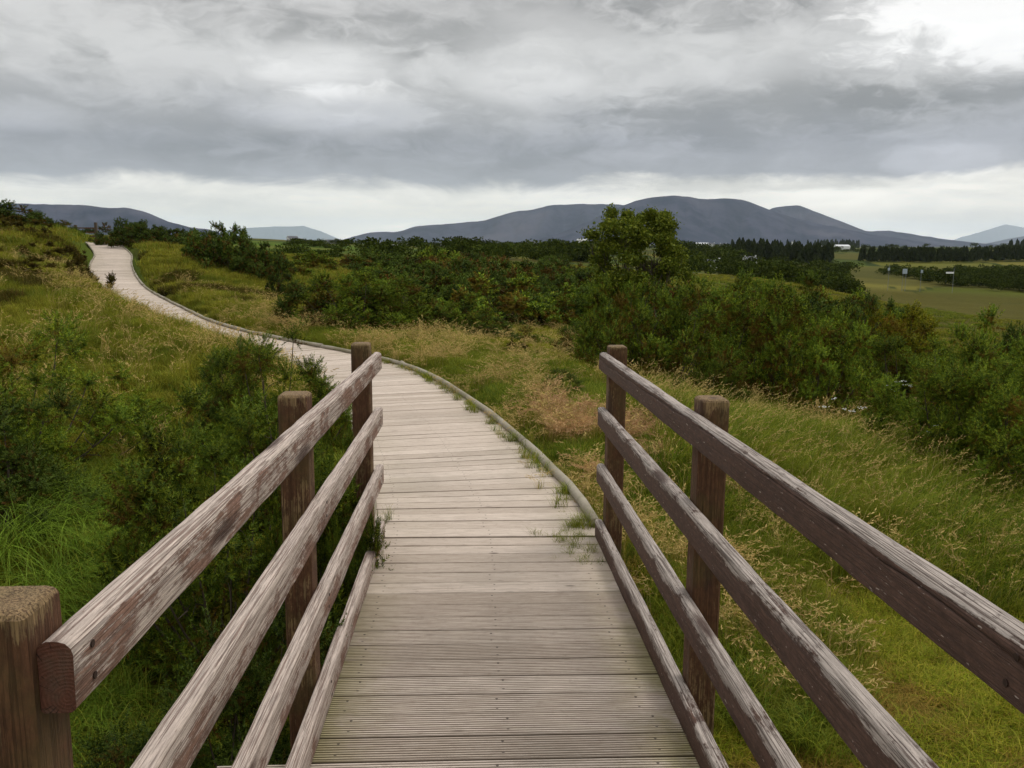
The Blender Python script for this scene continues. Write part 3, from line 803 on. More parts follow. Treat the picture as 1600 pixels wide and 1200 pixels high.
def tuft_set(kind, k):
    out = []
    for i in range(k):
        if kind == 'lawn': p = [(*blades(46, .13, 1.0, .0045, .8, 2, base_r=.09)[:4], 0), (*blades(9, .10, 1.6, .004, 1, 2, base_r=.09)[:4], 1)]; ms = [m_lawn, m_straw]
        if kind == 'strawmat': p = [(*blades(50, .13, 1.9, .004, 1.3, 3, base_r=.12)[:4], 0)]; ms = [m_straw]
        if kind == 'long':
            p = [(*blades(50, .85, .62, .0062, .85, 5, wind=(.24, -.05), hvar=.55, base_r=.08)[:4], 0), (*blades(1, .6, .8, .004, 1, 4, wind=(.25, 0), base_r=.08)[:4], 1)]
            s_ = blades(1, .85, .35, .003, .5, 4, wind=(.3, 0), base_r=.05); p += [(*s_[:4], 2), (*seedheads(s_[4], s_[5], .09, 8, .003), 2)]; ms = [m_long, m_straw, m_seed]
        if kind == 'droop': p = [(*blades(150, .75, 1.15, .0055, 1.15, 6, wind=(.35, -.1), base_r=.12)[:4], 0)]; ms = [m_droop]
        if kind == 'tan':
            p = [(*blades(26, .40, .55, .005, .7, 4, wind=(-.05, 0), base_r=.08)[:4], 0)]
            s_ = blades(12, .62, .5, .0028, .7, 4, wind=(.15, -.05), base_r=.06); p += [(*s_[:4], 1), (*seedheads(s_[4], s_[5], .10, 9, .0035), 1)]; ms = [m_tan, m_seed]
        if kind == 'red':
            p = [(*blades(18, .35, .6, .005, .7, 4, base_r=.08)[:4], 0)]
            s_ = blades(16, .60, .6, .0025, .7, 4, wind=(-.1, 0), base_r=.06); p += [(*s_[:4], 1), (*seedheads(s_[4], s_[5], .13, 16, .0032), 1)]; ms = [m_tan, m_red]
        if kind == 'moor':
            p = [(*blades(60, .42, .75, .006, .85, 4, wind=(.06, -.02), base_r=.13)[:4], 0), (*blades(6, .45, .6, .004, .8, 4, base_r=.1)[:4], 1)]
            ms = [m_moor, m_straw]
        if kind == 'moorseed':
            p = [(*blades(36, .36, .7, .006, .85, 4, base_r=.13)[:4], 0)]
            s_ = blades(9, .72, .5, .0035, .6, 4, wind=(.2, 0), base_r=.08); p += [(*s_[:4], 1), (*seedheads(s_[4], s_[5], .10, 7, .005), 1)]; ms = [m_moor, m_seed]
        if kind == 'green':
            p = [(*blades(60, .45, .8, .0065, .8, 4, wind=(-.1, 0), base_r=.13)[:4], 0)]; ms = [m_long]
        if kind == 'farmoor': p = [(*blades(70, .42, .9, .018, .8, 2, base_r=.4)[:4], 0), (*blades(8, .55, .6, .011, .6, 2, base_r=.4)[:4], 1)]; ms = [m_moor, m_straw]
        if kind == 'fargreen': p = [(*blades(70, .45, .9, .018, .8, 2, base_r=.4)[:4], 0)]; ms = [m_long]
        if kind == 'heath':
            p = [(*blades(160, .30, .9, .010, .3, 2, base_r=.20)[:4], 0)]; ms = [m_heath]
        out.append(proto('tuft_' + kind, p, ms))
    return out


# ------------------------------------------------------------------ scattering (ground cover only)
def scatter(name, meshes, pts, rots, scales, label=None, cat=None):
    """one object: points carrying the tufts of ground cover"""
    col = bpy.data.collections.new(name + '_pieces')
    for i, me in enumerate(meshes):
        o = bpy.data.objects.new(f'{name}_piece_{i:02d}', me); col.objects.link(o)
    n = len(pts)
    me = bpy.data.meshes.new(name); me.vertices.add(n); me.vertices.foreach_set('co', np.asarray(pts, np.float32).ravel())
    a = me.attributes.new('rot', 'FLOAT_VECTOR', 'POINT'); a.data.foreach_set('vector', np.asarray(rots, np.float32).ravel())
    a = me.attributes.new('scl', 'FLOAT', 'POINT'); a.data.foreach_set('value', np.asarray(scales, np.float32))
    a = me.attributes.new('pick', 'INT', 'POINT'); a.data.foreach_set('value', rng.integers(0, len(meshes), n).astype(np.int32))
    ob = link(name, me)
    ng = bpy.data.node_groups.new(name, 'GeometryNodeTree')
    ng.interface.new_socket('Geometry', in_out='INPUT', socket_type='NodeSocketGeometry'); ng.interface.new_socket('Geometry', in_out='OUTPUT', socket_type='NodeSocketGeometry')
    gi = ng.nodes.new('NodeGroupInput'); go = ng.nodes.new('NodeGroupOutput')
    ci = ng.nodes.new('GeometryNodeCollectionInfo'); ci.inputs['Collection'].default_value = col; ci.inputs['Separate Children'].default_value = True; ci.inputs['Reset Children'].default_value = True
    ip = ng.nodes.new('GeometryNodeInstanceOnPoints'); ip.inputs['Pick Instance'].default_value = True
    def na_(nm, ty):
        x = ng.nodes.new('GeometryNodeInputNamedAttribute'); x.data_type = ty; x.inputs['Name'].default_value = nm; return x.outputs['Attribute']
    L = ng.links.new
    L(gi.outputs[0], ip.inputs['Points']); L(ci.outputs[0], ip.inputs['Instance'])
    L(na_('pick', 'INT'), ip.inputs['Instance Index'])
    e2r = ng.nodes.new('FunctionNodeEulerToRotation'); L(na_('rot', 'FLOAT_VECTOR'), e2r.inputs[0]); L(e2r.outputs[0], ip.inputs['Rotation'])
    L(na_('scl', 'FLOAT'), ip.inputs['Scale']); L(ip.outputs[0], go.inputs[0])
    md = ob.modifiers.new('scatter', 'NODES'); md.node_group = ng
    tag(ob, label, cat, kind='stuff')
    return ob


# bushes are listed first so that the grass can avoid the hearts of them
BUSH = []   # (x, y, W, H, kind, label, group)
def bush(px, D, W, H, kind, label, group, py=None, sink=0):
    x = at(px, 400, D)[0]
    BUSH.append((x, D, W, H, kind, label, group, sink))


GN, GM, GR_, GL, GF, GS = 'gorse bushes beside the left railing', 'gorse bushes in the rough grass beyond the bend', 'gorse bushes on the slope right of the railing', 'gorse bushes on the left bank', 'dark gorse on the ridge by the far boardwalk', 'scrubby gorse in the middle distance'
# left, close to the railing
bush(330, 4.6, 1.45, 1.50, 'nearG', 'feathery gorse bush crowding the left railing between its middle and far posts', GN)
bush(372, 3.35, 1.10, 1.25, 'nearD', 'low dark gorse bush under the left railing by its middle post', GN)
bush(258, 3.2, 1.2, .95, 'nearD', 'dark gorse in the hollow below the left top rail', GN)
bush(497, 4.35, .55, 1.5, 'nearG', 'slim gorse whose tip pokes between the left rails next to the far post', GN)
bush(425, 7.2, 1.35, 1.30, 'nearG', 'rounded bright gorse bush overhanging the left edge of the boardwalk just past the railing', GN)
bush(372, 7.9, 1.1, 1.15, 'nearD', 'dark gorse leaning on the rounded bright one at the boardwalk edge', GN)
bush(345, 8.0, .8, .7, 'heath', 'rust brown heather clump left of the rounded bush by the boardwalk', GN)
bush(185, 8.6, .9, .4, 'nearG', 'low spreading gorse in the grass between the big left bush and the railing', GN)
bush(-5, 7.4, 1.75, 1.42, 'nearG', 'big gorse bush cut by the left edge of the picture', GL)
bush(-30, 6.3, 1.5, 1.1, 'nearD', 'dark gorse at the lower left edge beneath the big bush', GL)
bush(122, 20.6, 1.2, .75, 'heathG', 'brown heathery bush at the left edge of the boardwalk bend', GL)
bush(60, 26, 2.2, .6, 'heathG', 'long low brown heather patch across the left bank', GL)
bush(35, 31, 2.2, .55, 'heathG', 'dark heather patch high on the left bank', GL)
bush(112, 29.5, 1.4, .5, 'heathG', 'dark heather hummock beside the upper boardwalk', GL)
bush(20, 21, 2.0, .4, 'heathG', 'flat brown heather patch low on the left bank', GL)
for q, lb in [((300, 2.45, .9, .75), 'dark gorse at the bottom between the first and second left rails'), ((440, 2.5, .6, .6), 'dark scrap of gorse behind the lower left rails at the bottom')]:
    bush(*q, 'nearD', lb, GN)
# dark bushes on skyline
for q, lb in [((-40, 36, 3.0, .8), 'dark bush on the left skyline cut by the picture edge'), ((10, 37, 2.6, .95), 'tall dark bush on the left skyline, first from the picture edge'), ((48, 39, 2.6, .8), 'dark bush on the left skyline next to the tall one'),
              ((82, 41, 2.3, .8), 'dark bush on the left skyline with a pointed top'), ((104, 43, 2.0, .7), 'small dark bush ending the left skyline row'), ((120, 46, 1.6, .5), 'lowest dark bush on the skyline just left of the boardwalk top')]:
    bush(*q, 'farD', lb, GF)
for q, lb in [((192, 47, 2.4, 1.45), 'dark gorse standing right of the boardwalk top'), ((215, 45, 2.6, 1.2), 'second dark gorse right of the boardwalk top'), ((243, 44, 2.8, 1.15), 'broad dark gorse in the row right of the boardwalk top'), ((275, 42, 2.6, .95), 'dark gorse sloping down the ridge row'),
              ((300, 40, 2.4, .7), 'low dark gorse ending the ridge row'), ((335, 33, 2.3, 1.55), 'black-green gorse at the left of the ragged clump on the ridge'), ((365, 32.5, 2.4, 1.5), 'tallest black-green gorse of the ragged clump on the ridge'),
              ((398, 32, 2.1, 1.25), 'ragged gorse with a jagged top right of the tallest one'), ((425, 31, 1.4, .9), 'small ragged gorse at the right end of the ridge clump'), ((438, 27, .9, .8), 'thin spindly gorse alone in the grass below the ridge clump')]:
    bush(*q, 'farD', lb, GF)
# centre left group beyond the bend
for q, kd, lb in [((505, 19.0, 2.4, 1.25), 'midD', 'dark green gorse at the left end of the clump beyond the bend'), ((560, 18.6, 2.4, 1.40), 'midG', 'full round gorse in the clump beyond the bend'), ((615, 19.4, 2.5, 1.35), 'midG', 'bushy gorse in the middle of the clump beyond the bend'),
                  ((668, 20.6, 2.3, 1.2), 'midD', 'dark gorse behind the middle of the clump beyond the bend'), ((720, 20.4, 1.9, 1.1), 'midG', 'gorse at the right part of the clump beyond the bend'), ((772, 19.2, 1.7, .75), 'midD', 'low trailing gorse at the right end of the clump beyond the bend'),
                  ((840, 19, .7, .4), 'midG', 'tiny gorse alone in the grass right of the clump'), ((880, 10.5, .8, .5), 'nearD', 'small dark gorse in the tan grass by the boardwalk edge'), ((800, 14.5, 1.1, .35), 'heathG', 'dark brown heather patch in the seeding grass')]:
    bush(q[0], q[1] - 1.6 * (q[1] > 16), q[2] * .92, q[3] * .88, kd, lb, GM)
# right groups
for q, kd, lb in [((985, 15.6, 2.1, 1.75), 'midG', 'tall gorse standing behind the far end of the right railing'), ((1060, 15.0, 2.4, 1.85), 'midB', 'leggy gorse with bare brown branches behind the right railing'), ((1140, 14.4, 2.2, 1.45), 'midB', 'gorse with rusty dead stems left of the big one'),
                  ((1215, 14.0, 2.3, 2.0), 'midB', 'big gorse with bright tips and brown heart right of the leggy one'), ((1290, 13.6, 1.9, 1.65), 'midG', 'dense gorse at the right front of the big clump'), ((1120, 13.0, 1.1, .95), 'midG', 'bright low gorse at the foot of the big clump'),
                  ((1180, 17.0, 2.8, 2.05), 'midG', 'tall bright gorse behind the middle of the big clump'), ((1260, 17.8, 2.8, 2.2), 'midG', 'tall gorse at the back of the big clump'), ((1040, 18.5, 2.6, 2.0), 'midD', 'dark gorse behind the leggy gorse'),
                  ((1345, 19.5, 3.0, 2.35), 'midD', 'dark brown tinged gorse on the brow of the slope'), ((1405, 19.0, 2.8, 2.3), 'midY', 'yellow green gorse on the brow of the slope'), ((1450, 18.0, 2.0, 1.55), 'midY', 'low yellowish gorse stepping down the brow'),
                  ((1355, 15.5, 2.4, 1.5), 'midG', 'gorse below the brow between two clumps'), ((1430, 15.0, 2.4, 1.5), 'midG', 'gorse with soft green tips below the yellowish one'), 
                  ((1480, 12.8, 1.5, 1.1), 'midB', 'brownish gorse behind the front right clump'),  ((1500, 10.8, 2.1, 1.6), 'nearG', 'full soft gorse in the front right clump'),
                  ((1575, 10.3, 2.0, 1.8), 'nearG', 'tall gorse in the front right clump near the picture edge'), ((1640, 9.4, 1.8, 1.6), 'nearG', 'gorse cut by the right edge of the picture'), ((1560, 13.5, 2.2, 1.9), 'midG', 'gorse behind the tall one at the right edge'),
                  ((1620, 16, 2.2, 2.1), 'midD', 'dark gorse at the right edge on the skyline of the slope'), ((960, 23, 2.6, 1.5), 'midD', 'dark gorse left of the leafy tree'), ((1090, 24, 2.8, 1.9), 'midD', 'dark gorse under the right side of the leafy tree'), ((930, 17.5, 1.6, 1.0), 'midD', 'low dark gorse left of the tall one behind the railing end')]:
    bush(q[0], q[1] * (.87 if q[1] < 18 else 1), q[2] * (.78 if q[1] < 18 else .9), q[3] * (.87 if q[0] < 1480 else .95), kd, lb, GR_)
# scrub in the middle distance: nothing tells these apart in the photograph
r3 = np.random.default_rng(11)
for k in range(62):
    D = r3.uniform(25, 62); px = r3.uniform(610 if D < 40 else 560, 960)
    if D < 30 and px < 700: px += 120
    bush(px, D, r3.uniform(2.2, 3.8), r3.uniform(1.0, 1.65), r3.choice(['farD', 'farG', 'farB', 'farD', 'farB']), 'dark green and rusty gorse among many in the scrub left of the leafy tree', GS)
for k in range(42):
    D = r3.uniform(44, 88); px = r3.uniform(590, 950)
    bush(px, D, r3.uniform(3.6, 5.2), r3.uniform(1.5, 2.3) * (.7 if px < 680 else 1), r3.choice(['farD', 'farG', 'farB', 'farB']), 'dark green and rusty gorse among many in the scrub left of the leafy tree', GS)
for k in range(18):
    D = r3.uniform(20, 44); px = r3.uniform(1050, 1380)
    bush(px, D, r3.uniform(2.4, 3.8), r3.uniform(1.6, 2.4), r3.choice(['farD', 'farG', 'farB', 'farG']), 'gorse among many in the scrub behind the big right clump', 'scrubby gorse behind the right clump')
for k in range(10):
    D = r3.uniform(34, 60); px = r3.uniform(455, 600)
    bush(px, D, r3.uniform(1.4, 2.6), r3.uniform(.5, .8), r3.choice(['farD', 'farG']), 'low dark gorse dotted over the green pasture right of the ridge clump', 'low gorse in the pasture')
BX = np.array([(b[0], b[1], b[2] * .36) for b in BUSH])


def in_bush(x, y):
    d = np.hypot(x[:, None] - BX[None, :, 0], y[:, None] - BX[None, :, 1]) - BX[None, :, 2]
    return (d < 0).any(1)


# grass placement
def sample(n, r0, r1, a0, a1, power=2.0):
    u = rng.uniform(0, 1, n); r_ = (r0 ** power + u * (r1 ** power - r0 ** power)) ** (1 / power); a = R(1) * rng.uniform(a0, a1, n)
    return r_ * np.sin(a), r_ * np.cos(a)


sets = {k: [] for k in ('lawn', 'strawmat', 'long', 'droop', 'tan', 'red', 'moor', 'moorseed', 'green', 'farmoor', 'fargreen', 'heath')}
def add(kind, x, y, s):
    if len(x): sets[kind].append(np.stack([x, y, s], 1))


def clean(x, y, m=.82):
    d, _ = path_dist(x, y); lim = np.where(y < 5.1, .80, m)
    k = (d > lim) & ~in_bush(x, y)
    return x[k], y[k]


# right lawn
x, y = sample(9500, 1.5, 8.5, 5, 62); x, y = clean(x, y, .9)
k = (y + .25 * x + .5 * fbm(x, y, 8, 2) < 6.9) & (x > .85); x, y = x[k], y[k]
st = fbm(x * 1.3, y * 1.3, 88, 3); add('lawn', x[st < .22], y[st < .22], rng.uniform(.6, 1.3, (st < .22).sum())); k = (st > .14) & (rng.random(len(x)) < .6); add('strawmat', x[k], y[k], rng.uniform(.6, 1.2, k.sum()))
# long green grass on the right
x, y = sample(9500, 5, 13.5, 3, 50); x, y = clean(x, y, 1.0)
v = y + .25 * x + .5 * fbm(x, y, 8, 2); k = (v > 6.7) & (y < 12.5 + .5 * fbm(x / 2, y / 2, 6, 2)) & (x > .10 * (y - 2) + 1.0 + .5 * fbm(x, y, 4, 2)); 
kk_ = k.copy(); k = k & (rng.random(len(x)) < .75); add('long', x[k], y[k], rng.uniform(.55, 1.25, k.sum()) * (.55 + .45 * sstep(6.6, 7.8, v[k])) * (1 - .42 * sstep(8.6, 11, y[k]))); k = kk_
kq = k & (fbm(x / 1.5, y / 1.5, 131, 3) > .05) & (rng.random(len(x)) < .55); add('moor', x[kq], y[kq], rng.uniform(.7, 1.25, kq.sum())); kq = k & (rng.random(len(x)) < .07); add('moorseed', x[kq], y[kq], rng.uniform(.7, 1.1, kq.sum()))
# tan and reddish seeding grass along the boardwalk's right edge
x, y = sample(15000, 4.4, 19, -16, 26, 1.5); x, y = clean(x, y, .80)
d, _ = path_dist(x, y); d2 = np.interp(y, pcx[:, 1], pcx[:, 0]); k = (x > d2) & (d < 2.1 + 1.2 * fbm(x, y, 2, 2) + .10 * y)
x, y, d = x[k], y[k], d[k]; q = fbm(x / .9, y / .9, 61, 3)
redz = (q + .35 * (1 - np.hypot((x - 1.5) / 1.3, (y - 8.2) / 2.4)) > .10) & (np.hypot((x - 1.35) / .95, (y - 8.2) / 2.2) < 1) & (rng.random(len(x)) < .14)
add('red', x[redz], y[redz], rng.uniform(.8, 1.2, redz.sum()) * (.8 + .2 * sstep(.8, 1.3, d[redz]))); k = ~redz & (rng.random(len(x)) < .9)
gk = k & (rng.random(len(x)) < .58 + .3 * sstep(1.3, 2.2, d) + .45 * (q < -.1)); add('green', x[gk], y[gk], rng.uniform(.5, .9, gk.sum()) * (.5 + .5 * sstep(.8, 1.3, d[gk]))); k = k & ~gk
add('tan', x[k], y[k], rng.uniform(.65, 1.15, k.sum()) * (.72 + .28 * sstep(.8, 1.3, d[k])))
# left bank near
x, y = sample(9500, 2.0, 13, -48, 0); x, y = clean(x, y, .85); d2 = np.interp(y, pcx[:, 1], pcx[:, 0]); k = x < d2; x, y = x[k], y[k]
q = fbm(x / 1.4, y / 1.4, 71, 3); nearx = (y < 7.5)
k = nearx & (q < .25); add('green', x[k], y[k], rng.uniform(.5, 1.1, k.sum()))
k = nearx & (q >= .0) & (rng.random(len(x)) < .4) ; add('moor', x[k], y[k], rng.uniform(.5, 1.0, k.sum()))
k = ~nearx & (q < -.1); add('green', x[k], y[k], rng.uniform(.4, .75, k.sum()))
k = ~nearx & (q >= -.2); add('moor', x[k], y[k], rng.uniform(.45, .85, k.sum()))
k = ~nearx & (rng.random(len(x)) < .06); add('moorseed', x[k], y[k], rng.uniform(.6, .95, k.sum()))
for (px, D, s) in [(40, 5.9, 1.15), (95, 6.1, 1.05), (-10, 5.6, 1.2), (70, 5.3, 1.1), (130, 5.7, .95), (10, 5.0, 1.1), (160, 6.4, .8), (60, 6.7, .9), (-40, 6.4, 1.0), (180, 5.2, .8), (110, 4.7, .85), (20, 4.3, .8), (60, 4.0, .7), (140, 4.2, .7), (210, 5.8, .8), (190, 4.6, .7), (-20, 4.8, .9), (150, 5.0, .9), (230, 6.6, .7), (80, 7.2, .8), (30, 6.3, 1.0), (170, 7.3, .7), (120, 6.6, .9)]:
    x0 = at(px, 700, D)[0]; add('droop', np.array([x0]), np.array([D]), np.array([s]))
x, y = sample(26000, 8.5, 28, -34, 4, 1.4); d, _ = path_dist(x, y); k = (d > .84) & (d < 2.0) & (path_side(x, y) > 0) & ~in_bush(x, y); x, y = x[k], y[k]
q = rng.random(len(x)); add('moor', x[q < .6], y[q < .6], rng.uniform(.8, 1.15, (q < .6).sum())); add('moorseed', x[q > .88], y[q > .88], rng.uniform(.6, .85, (q > .88).sum())); kq = (q > .6) & (q < .88); add('green', x[kq], y[kq], rng.uniform(.6, .9, kq.sum()))
# wider moor
x, y = sample(34000, 12, 36, -40, 42, 1.5); x, y = clean(x, y, .95); q = fbm(x / 3, y / 3, 91, 3) - .012 * (x - 2)
k = q > -.12; add('moor', x[k], y[k], rng.uniform(.5, .95, k.sum())); k2 = ~k; add('green', x[k2], y[k2], rng.uniform(.45, .85, k2.sum()))
k = (rng.random(len(x)) < .05) & (y < 28); add('moorseed', x[k], y[k], rng.uniform(.5, 1.0, k.sum()))
k = (rng.random(len(x)) < .08) & (x > -2) & (y < 30) & (q > 0); add('tan', x[k], y[k], rng.uniform(.6, 1.1, k.sum()))
k = (fbm(x / 1.6, y / 1.6, 17, 3) > .30) & (x < -1) & (rng.random(len(x)) < .6); add('heath', x[k], y[k], rng.uniform(.6, 1.2, k.sum()))
x, y = sample(26000, 30, 115, -38, 40, 1.2); x, y = clean(x, y, 1.2); q = fbm(x / 9, y / 9, 95, 3)
k = q > -.1; add('farmoor', x[k], y[k], rng.uniform(.6, 1.1, k.sum())); add('fargreen', x[~k], y[~k], rng.uniform(.6, 1.1, (~k).sum()))
# sprigs growing through the deck edges
for k in range(120):
    i = int(rng.integers(1, 60)); off = abs(rng.normal(0, .07)) + .03; p = er[i, :2] + nl[i] * off
    sets[['tan', 'green', 'green', 'moor'][rng.integers(4)]].append(np.array([[p[0], p[1], rng.uniform(.14, .55)]]))
for k in range(26):
    p = (.70 - abs(rng.normal(0, .12)), rng.uniform(4.45, 5.2)); sets[['green', 'moor'][k % 2]].append(np.array([[p[0], p[1], rng.uniform(.18, .38)]]))
for px, py, s, kd in [(607, 812, .30, 'long'), (600, 818, .25, 'long'), (880, 800, .18, 'green'), (905, 835, .2, 'green'), (925, 838, .2, 'green'), (858, 760, .15, 'tan'), (760, 652, .2, 'green'), (800, 690, .22, 'green'), (845, 735, .2, 'green'), (560, 905, .3, 'long')]:
    p = at_z(px, py, DZ); sets[kd].append(np.array([[p[0], p[1], s]]))
names = {'lawn': ('short_grass', 'short bright green grass below the right railing', 'grass', 5), 'strawmat': ('dead_grass', 'flattened dead straw patches in the short grass', 'dead grass', 3), 'long': ('long_grass', 'long lush green grass leaning on the slope right of the railing', 'grass', 6),
         'droop': ('drooping_grass', 'drooping green grass tussocks at the left edge', 'grass', 3), 'tan': ('seeding_grass', 'tan seeding grass along the boardwalk edge', 'grass', 5), 'red': ('red_grass', 'reddish seed heads beside the boardwalk', 'grass', 5),
         'moor': ('moor_grass', 'olive moor grass covering the banks', 'grass', 6), 'moorseed': ('seeding_moor_grass', 'pale seed stems standing in the moor grass', 'grass', 4), 'green': ('green_grass', 'mid green grass between the bushes', 'grass', 5),
         'farmoor': ('far_moor_grass', 'distant olive moor grass', 'grass', 4), 'fargreen': ('far_green_grass', 'distant green rough grass', 'grass', 3), 'heath': ('heather', 'low brown heather patches in the grass', 'heather', 4)}
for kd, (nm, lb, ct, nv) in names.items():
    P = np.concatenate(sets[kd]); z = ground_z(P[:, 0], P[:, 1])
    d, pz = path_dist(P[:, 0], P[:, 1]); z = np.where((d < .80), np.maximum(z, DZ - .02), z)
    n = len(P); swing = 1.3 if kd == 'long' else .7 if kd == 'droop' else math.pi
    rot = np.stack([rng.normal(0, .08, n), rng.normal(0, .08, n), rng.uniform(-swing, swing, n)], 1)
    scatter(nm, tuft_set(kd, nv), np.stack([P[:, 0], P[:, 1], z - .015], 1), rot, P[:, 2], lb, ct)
    print(nm, n)


# ------------------------------------------------------------------ gorse
def tube_np(pts, rad, sides=5):
    mb = MB(); mb.tube(pts, rad, sides, cap=False); return mb


def gorse(seed, W, H, shoots, needles, nlen, nwid, mat, brown=.25, shoot_len=.17, clumps=16, legs=6, jag=.35):
    """foliage mesh and branch mesh of one bush: limbs fan out from the base and end in spiny shoots"""
    r = np.random.default_rng(seed)
    clumps = int(clumps * 1.7); cc = []; cr2 = []
    lob = r.uniform(0, 6.28, 3)
    for k in range(clumps):
        a = r.uniform(0, 2 * np.pi); rad = r.uniform(.125, .215) * min(W * .62, H * 1.1)
        shell = 1.0 if r.random() < .72 else r.uniform(.35, .8)
        w_ = 1 + .16 * math.sin(2 * a + lob[0]) + .10 * math.sin(3 * a + lob[1])
        ph = (r.uniform(.0, .35) if r.random() < .33 else math.asin(min(1, r.uniform(.05, 1) ** .85))) if shell == 1 else r.uniform(.1, 1.3)
        hh = H * (1 - jag * .75 * r.uniform(0, 1) ** 1.5)
        cc.append(((W * .5 * w_ - rad) * shell * math.cos(ph) ** .75 * math.cos(a), (W * .5 * w_ - rad) * shell * math.cos(ph) ** .75 * math.sin(a), max(rad * .5, (hh - rad) * shell * math.sin(ph))))
        cr2.append(rad)
    cc = np.array(cc); cr2 = np.array(cr2)
    pick = r.choice(len(cc), shoots, p=cr2 ** 2 / (cr2 ** 2).sum())
    d = r.normal(0, 1, (shoots, 3)); d[:, 2] += .30; d /= np.linalg.norm(d, axis=1)[:, None]
    dep = r.uniform(0, 1, shoots) ** 2.0
    base = cc[pick] + d * (cr2[pick] * (1 - dep * .6) * r.uniform(.86, 1.12, shoots) - shoot_len * .8)[:, None]
    base[:, 2] = np.maximum(base[:, 2], .03)
    sdv = d + np.array([0, 0, .30]) + r.normal(0, .20, (shoots, 3)); sdv /= np.linalg.norm(sdv, axis=1)[:, None]
    L = shoot_len * r.uniform(.5, 1.1, shoots)
    hb = base[:, 2] / H; up_ = (d[:, 2] * .5 + .5)
    cd = r.uniform(0, 1, len(cc))[pick] < brown * .25
    dead = ((dep > .5) | (up_ < .3) | (hb < .2)) * (r.uniform(0, 1, shoots) < brown * 2.0) + cd * (r.uniform(0, 1, shoots) < .8)
    dead = np.clip(dead * r.uniform(.5, 1, shoots), 0, 1)
    # needles along every shoot
    n = shoots * needles; si = np.repeat(np.arange(shoots), needles); u = r.uniform(0, 1, n)
    ax = sdv[si]; perp = r.normal(0, 1, (n, 3)); perp -= (perp * ax).sum(1)[:, None] * ax; perp /= np.linalg.norm(perp, axis=1)[:, None]
    P0 = base[si] + ax * (L[si] * u)[:, None]; nd = ax * (.35 + .6 * u)[:, None] + perp * (1.1 - .35 * u)[:, None]; nd /= np.linalg.norm(nd, axis=1)[:, None]
    ln = nlen * (1.15 - .55 * u) * r.uniform(.7, 1.2, n); sv = np.cross(nd, r.normal(0, 1, (n, 3))); sv /= np.linalg.norm(sv, axis=1)[:, None] + 1e-9
    V = np.stack([P0 - sv * nwid * .5, P0 + sv * nwid * .5, P0 + nd * ln[:, None]], 1).reshape(-1, 3)
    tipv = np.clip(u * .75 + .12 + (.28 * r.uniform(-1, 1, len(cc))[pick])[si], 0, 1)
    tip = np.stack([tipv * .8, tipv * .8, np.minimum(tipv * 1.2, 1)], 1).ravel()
    ex = (np.percentile(V[:, 0], 99) - np.percentile(V[:, 0], 1) + np.percentile(V[:, 1], 99) - np.percentile(V[:, 1], 1)) / 2
    NS = np.array([W / ex, W / ex, H / np.percentile(V[:, 2], 99.5)]); V = V * NS; cc = cc * NS
    me = new_mesh('gorse_foliage', V, np.arange(n * 3).reshape(-1, 3), mat, {'tip': tip, 'rnd': np.repeat(r.uniform(0, 1, n) * .7 + .3 * r.uniform(0, 1, shoots)[si], 3), 'dead': np.repeat(dead[si], 3)})
    # soft normals: every needle is lit mostly as part of its rounded clump
    fc = V.reshape(-1, 3, 3); gn = np.cross(fc[:, 1] - fc[:, 0], fc[:, 2] - fc[:, 0]); gn /= np.linalg.norm(gn, axis=1)[:, None] + 1e-12
    ow = (fc.mean(1) - cc[pick][si]) * np.array([1, 1, 1]); ow /= np.linalg.norm(ow, axis=1)[:, None] + 1e-9
    flip = (gn * ow).sum(1) < 0; gn[flip] *= -1
    fl_ = fc[flip][:, [1, 0, 2]]; fc = fc.copy(); fc[flip] = fl_; me.vertices.foreach_set('co', fc.astype(np.float32).ravel())
    nn_ = gn * .8 + ow * .7 + np.array([0, 0, .15]); nn_ /= np.linalg.norm(nn_, axis=1)[:, None]
    me.normals_split_custom_set_from_vertices(np.repeat(nn_, 3, axis=0).tolist())
    mb = MB()
    for k in range(0, len(cc), 2):
        b0 = np.array([r.normal(0, .08) * W * .5, r.normal(0, .08) * W * .5, -.05]); e = cc[k]
        mid = b0 * .45 + e * .55 + np.array([e[0] * .15, e[1] * .15, -.08 * H]); rr0 = .004 + .005 * H
        T_ = np.linspace(0, 1, 6)[:, None]; pts = (1 - T_) ** 2 * b0 + 2 * T_ * (1 - T_) * mid + T_ ** 2 * e
        mb.tube(pts, np.linspace(rr0, rr0 * .35, 6), 5, cap=False)
        for _ in range(legs):
            s = r.uniform(.35, .95); p0 = (1 - s) ** 2 * b0 + 2 * s * (1 - s) * mid + s ** 2 * e; dd = r.normal(0, 1, 3) + np.array([0, 0, .8]); dd /= np.linalg.norm(dd)
            q_ = cr2[k] * r.uniform(.5, 1.0); mb.tube([p0, p0 + dd * q_ * .5 + r.normal(0, .02, 3), p0 + dd * q_], [rr0 * .4, rr0 * .3, rr0 * .12], 4, cap=False)
    mb2 = mb.mesh('gorse_branches', m_bark)
    return me, mb2


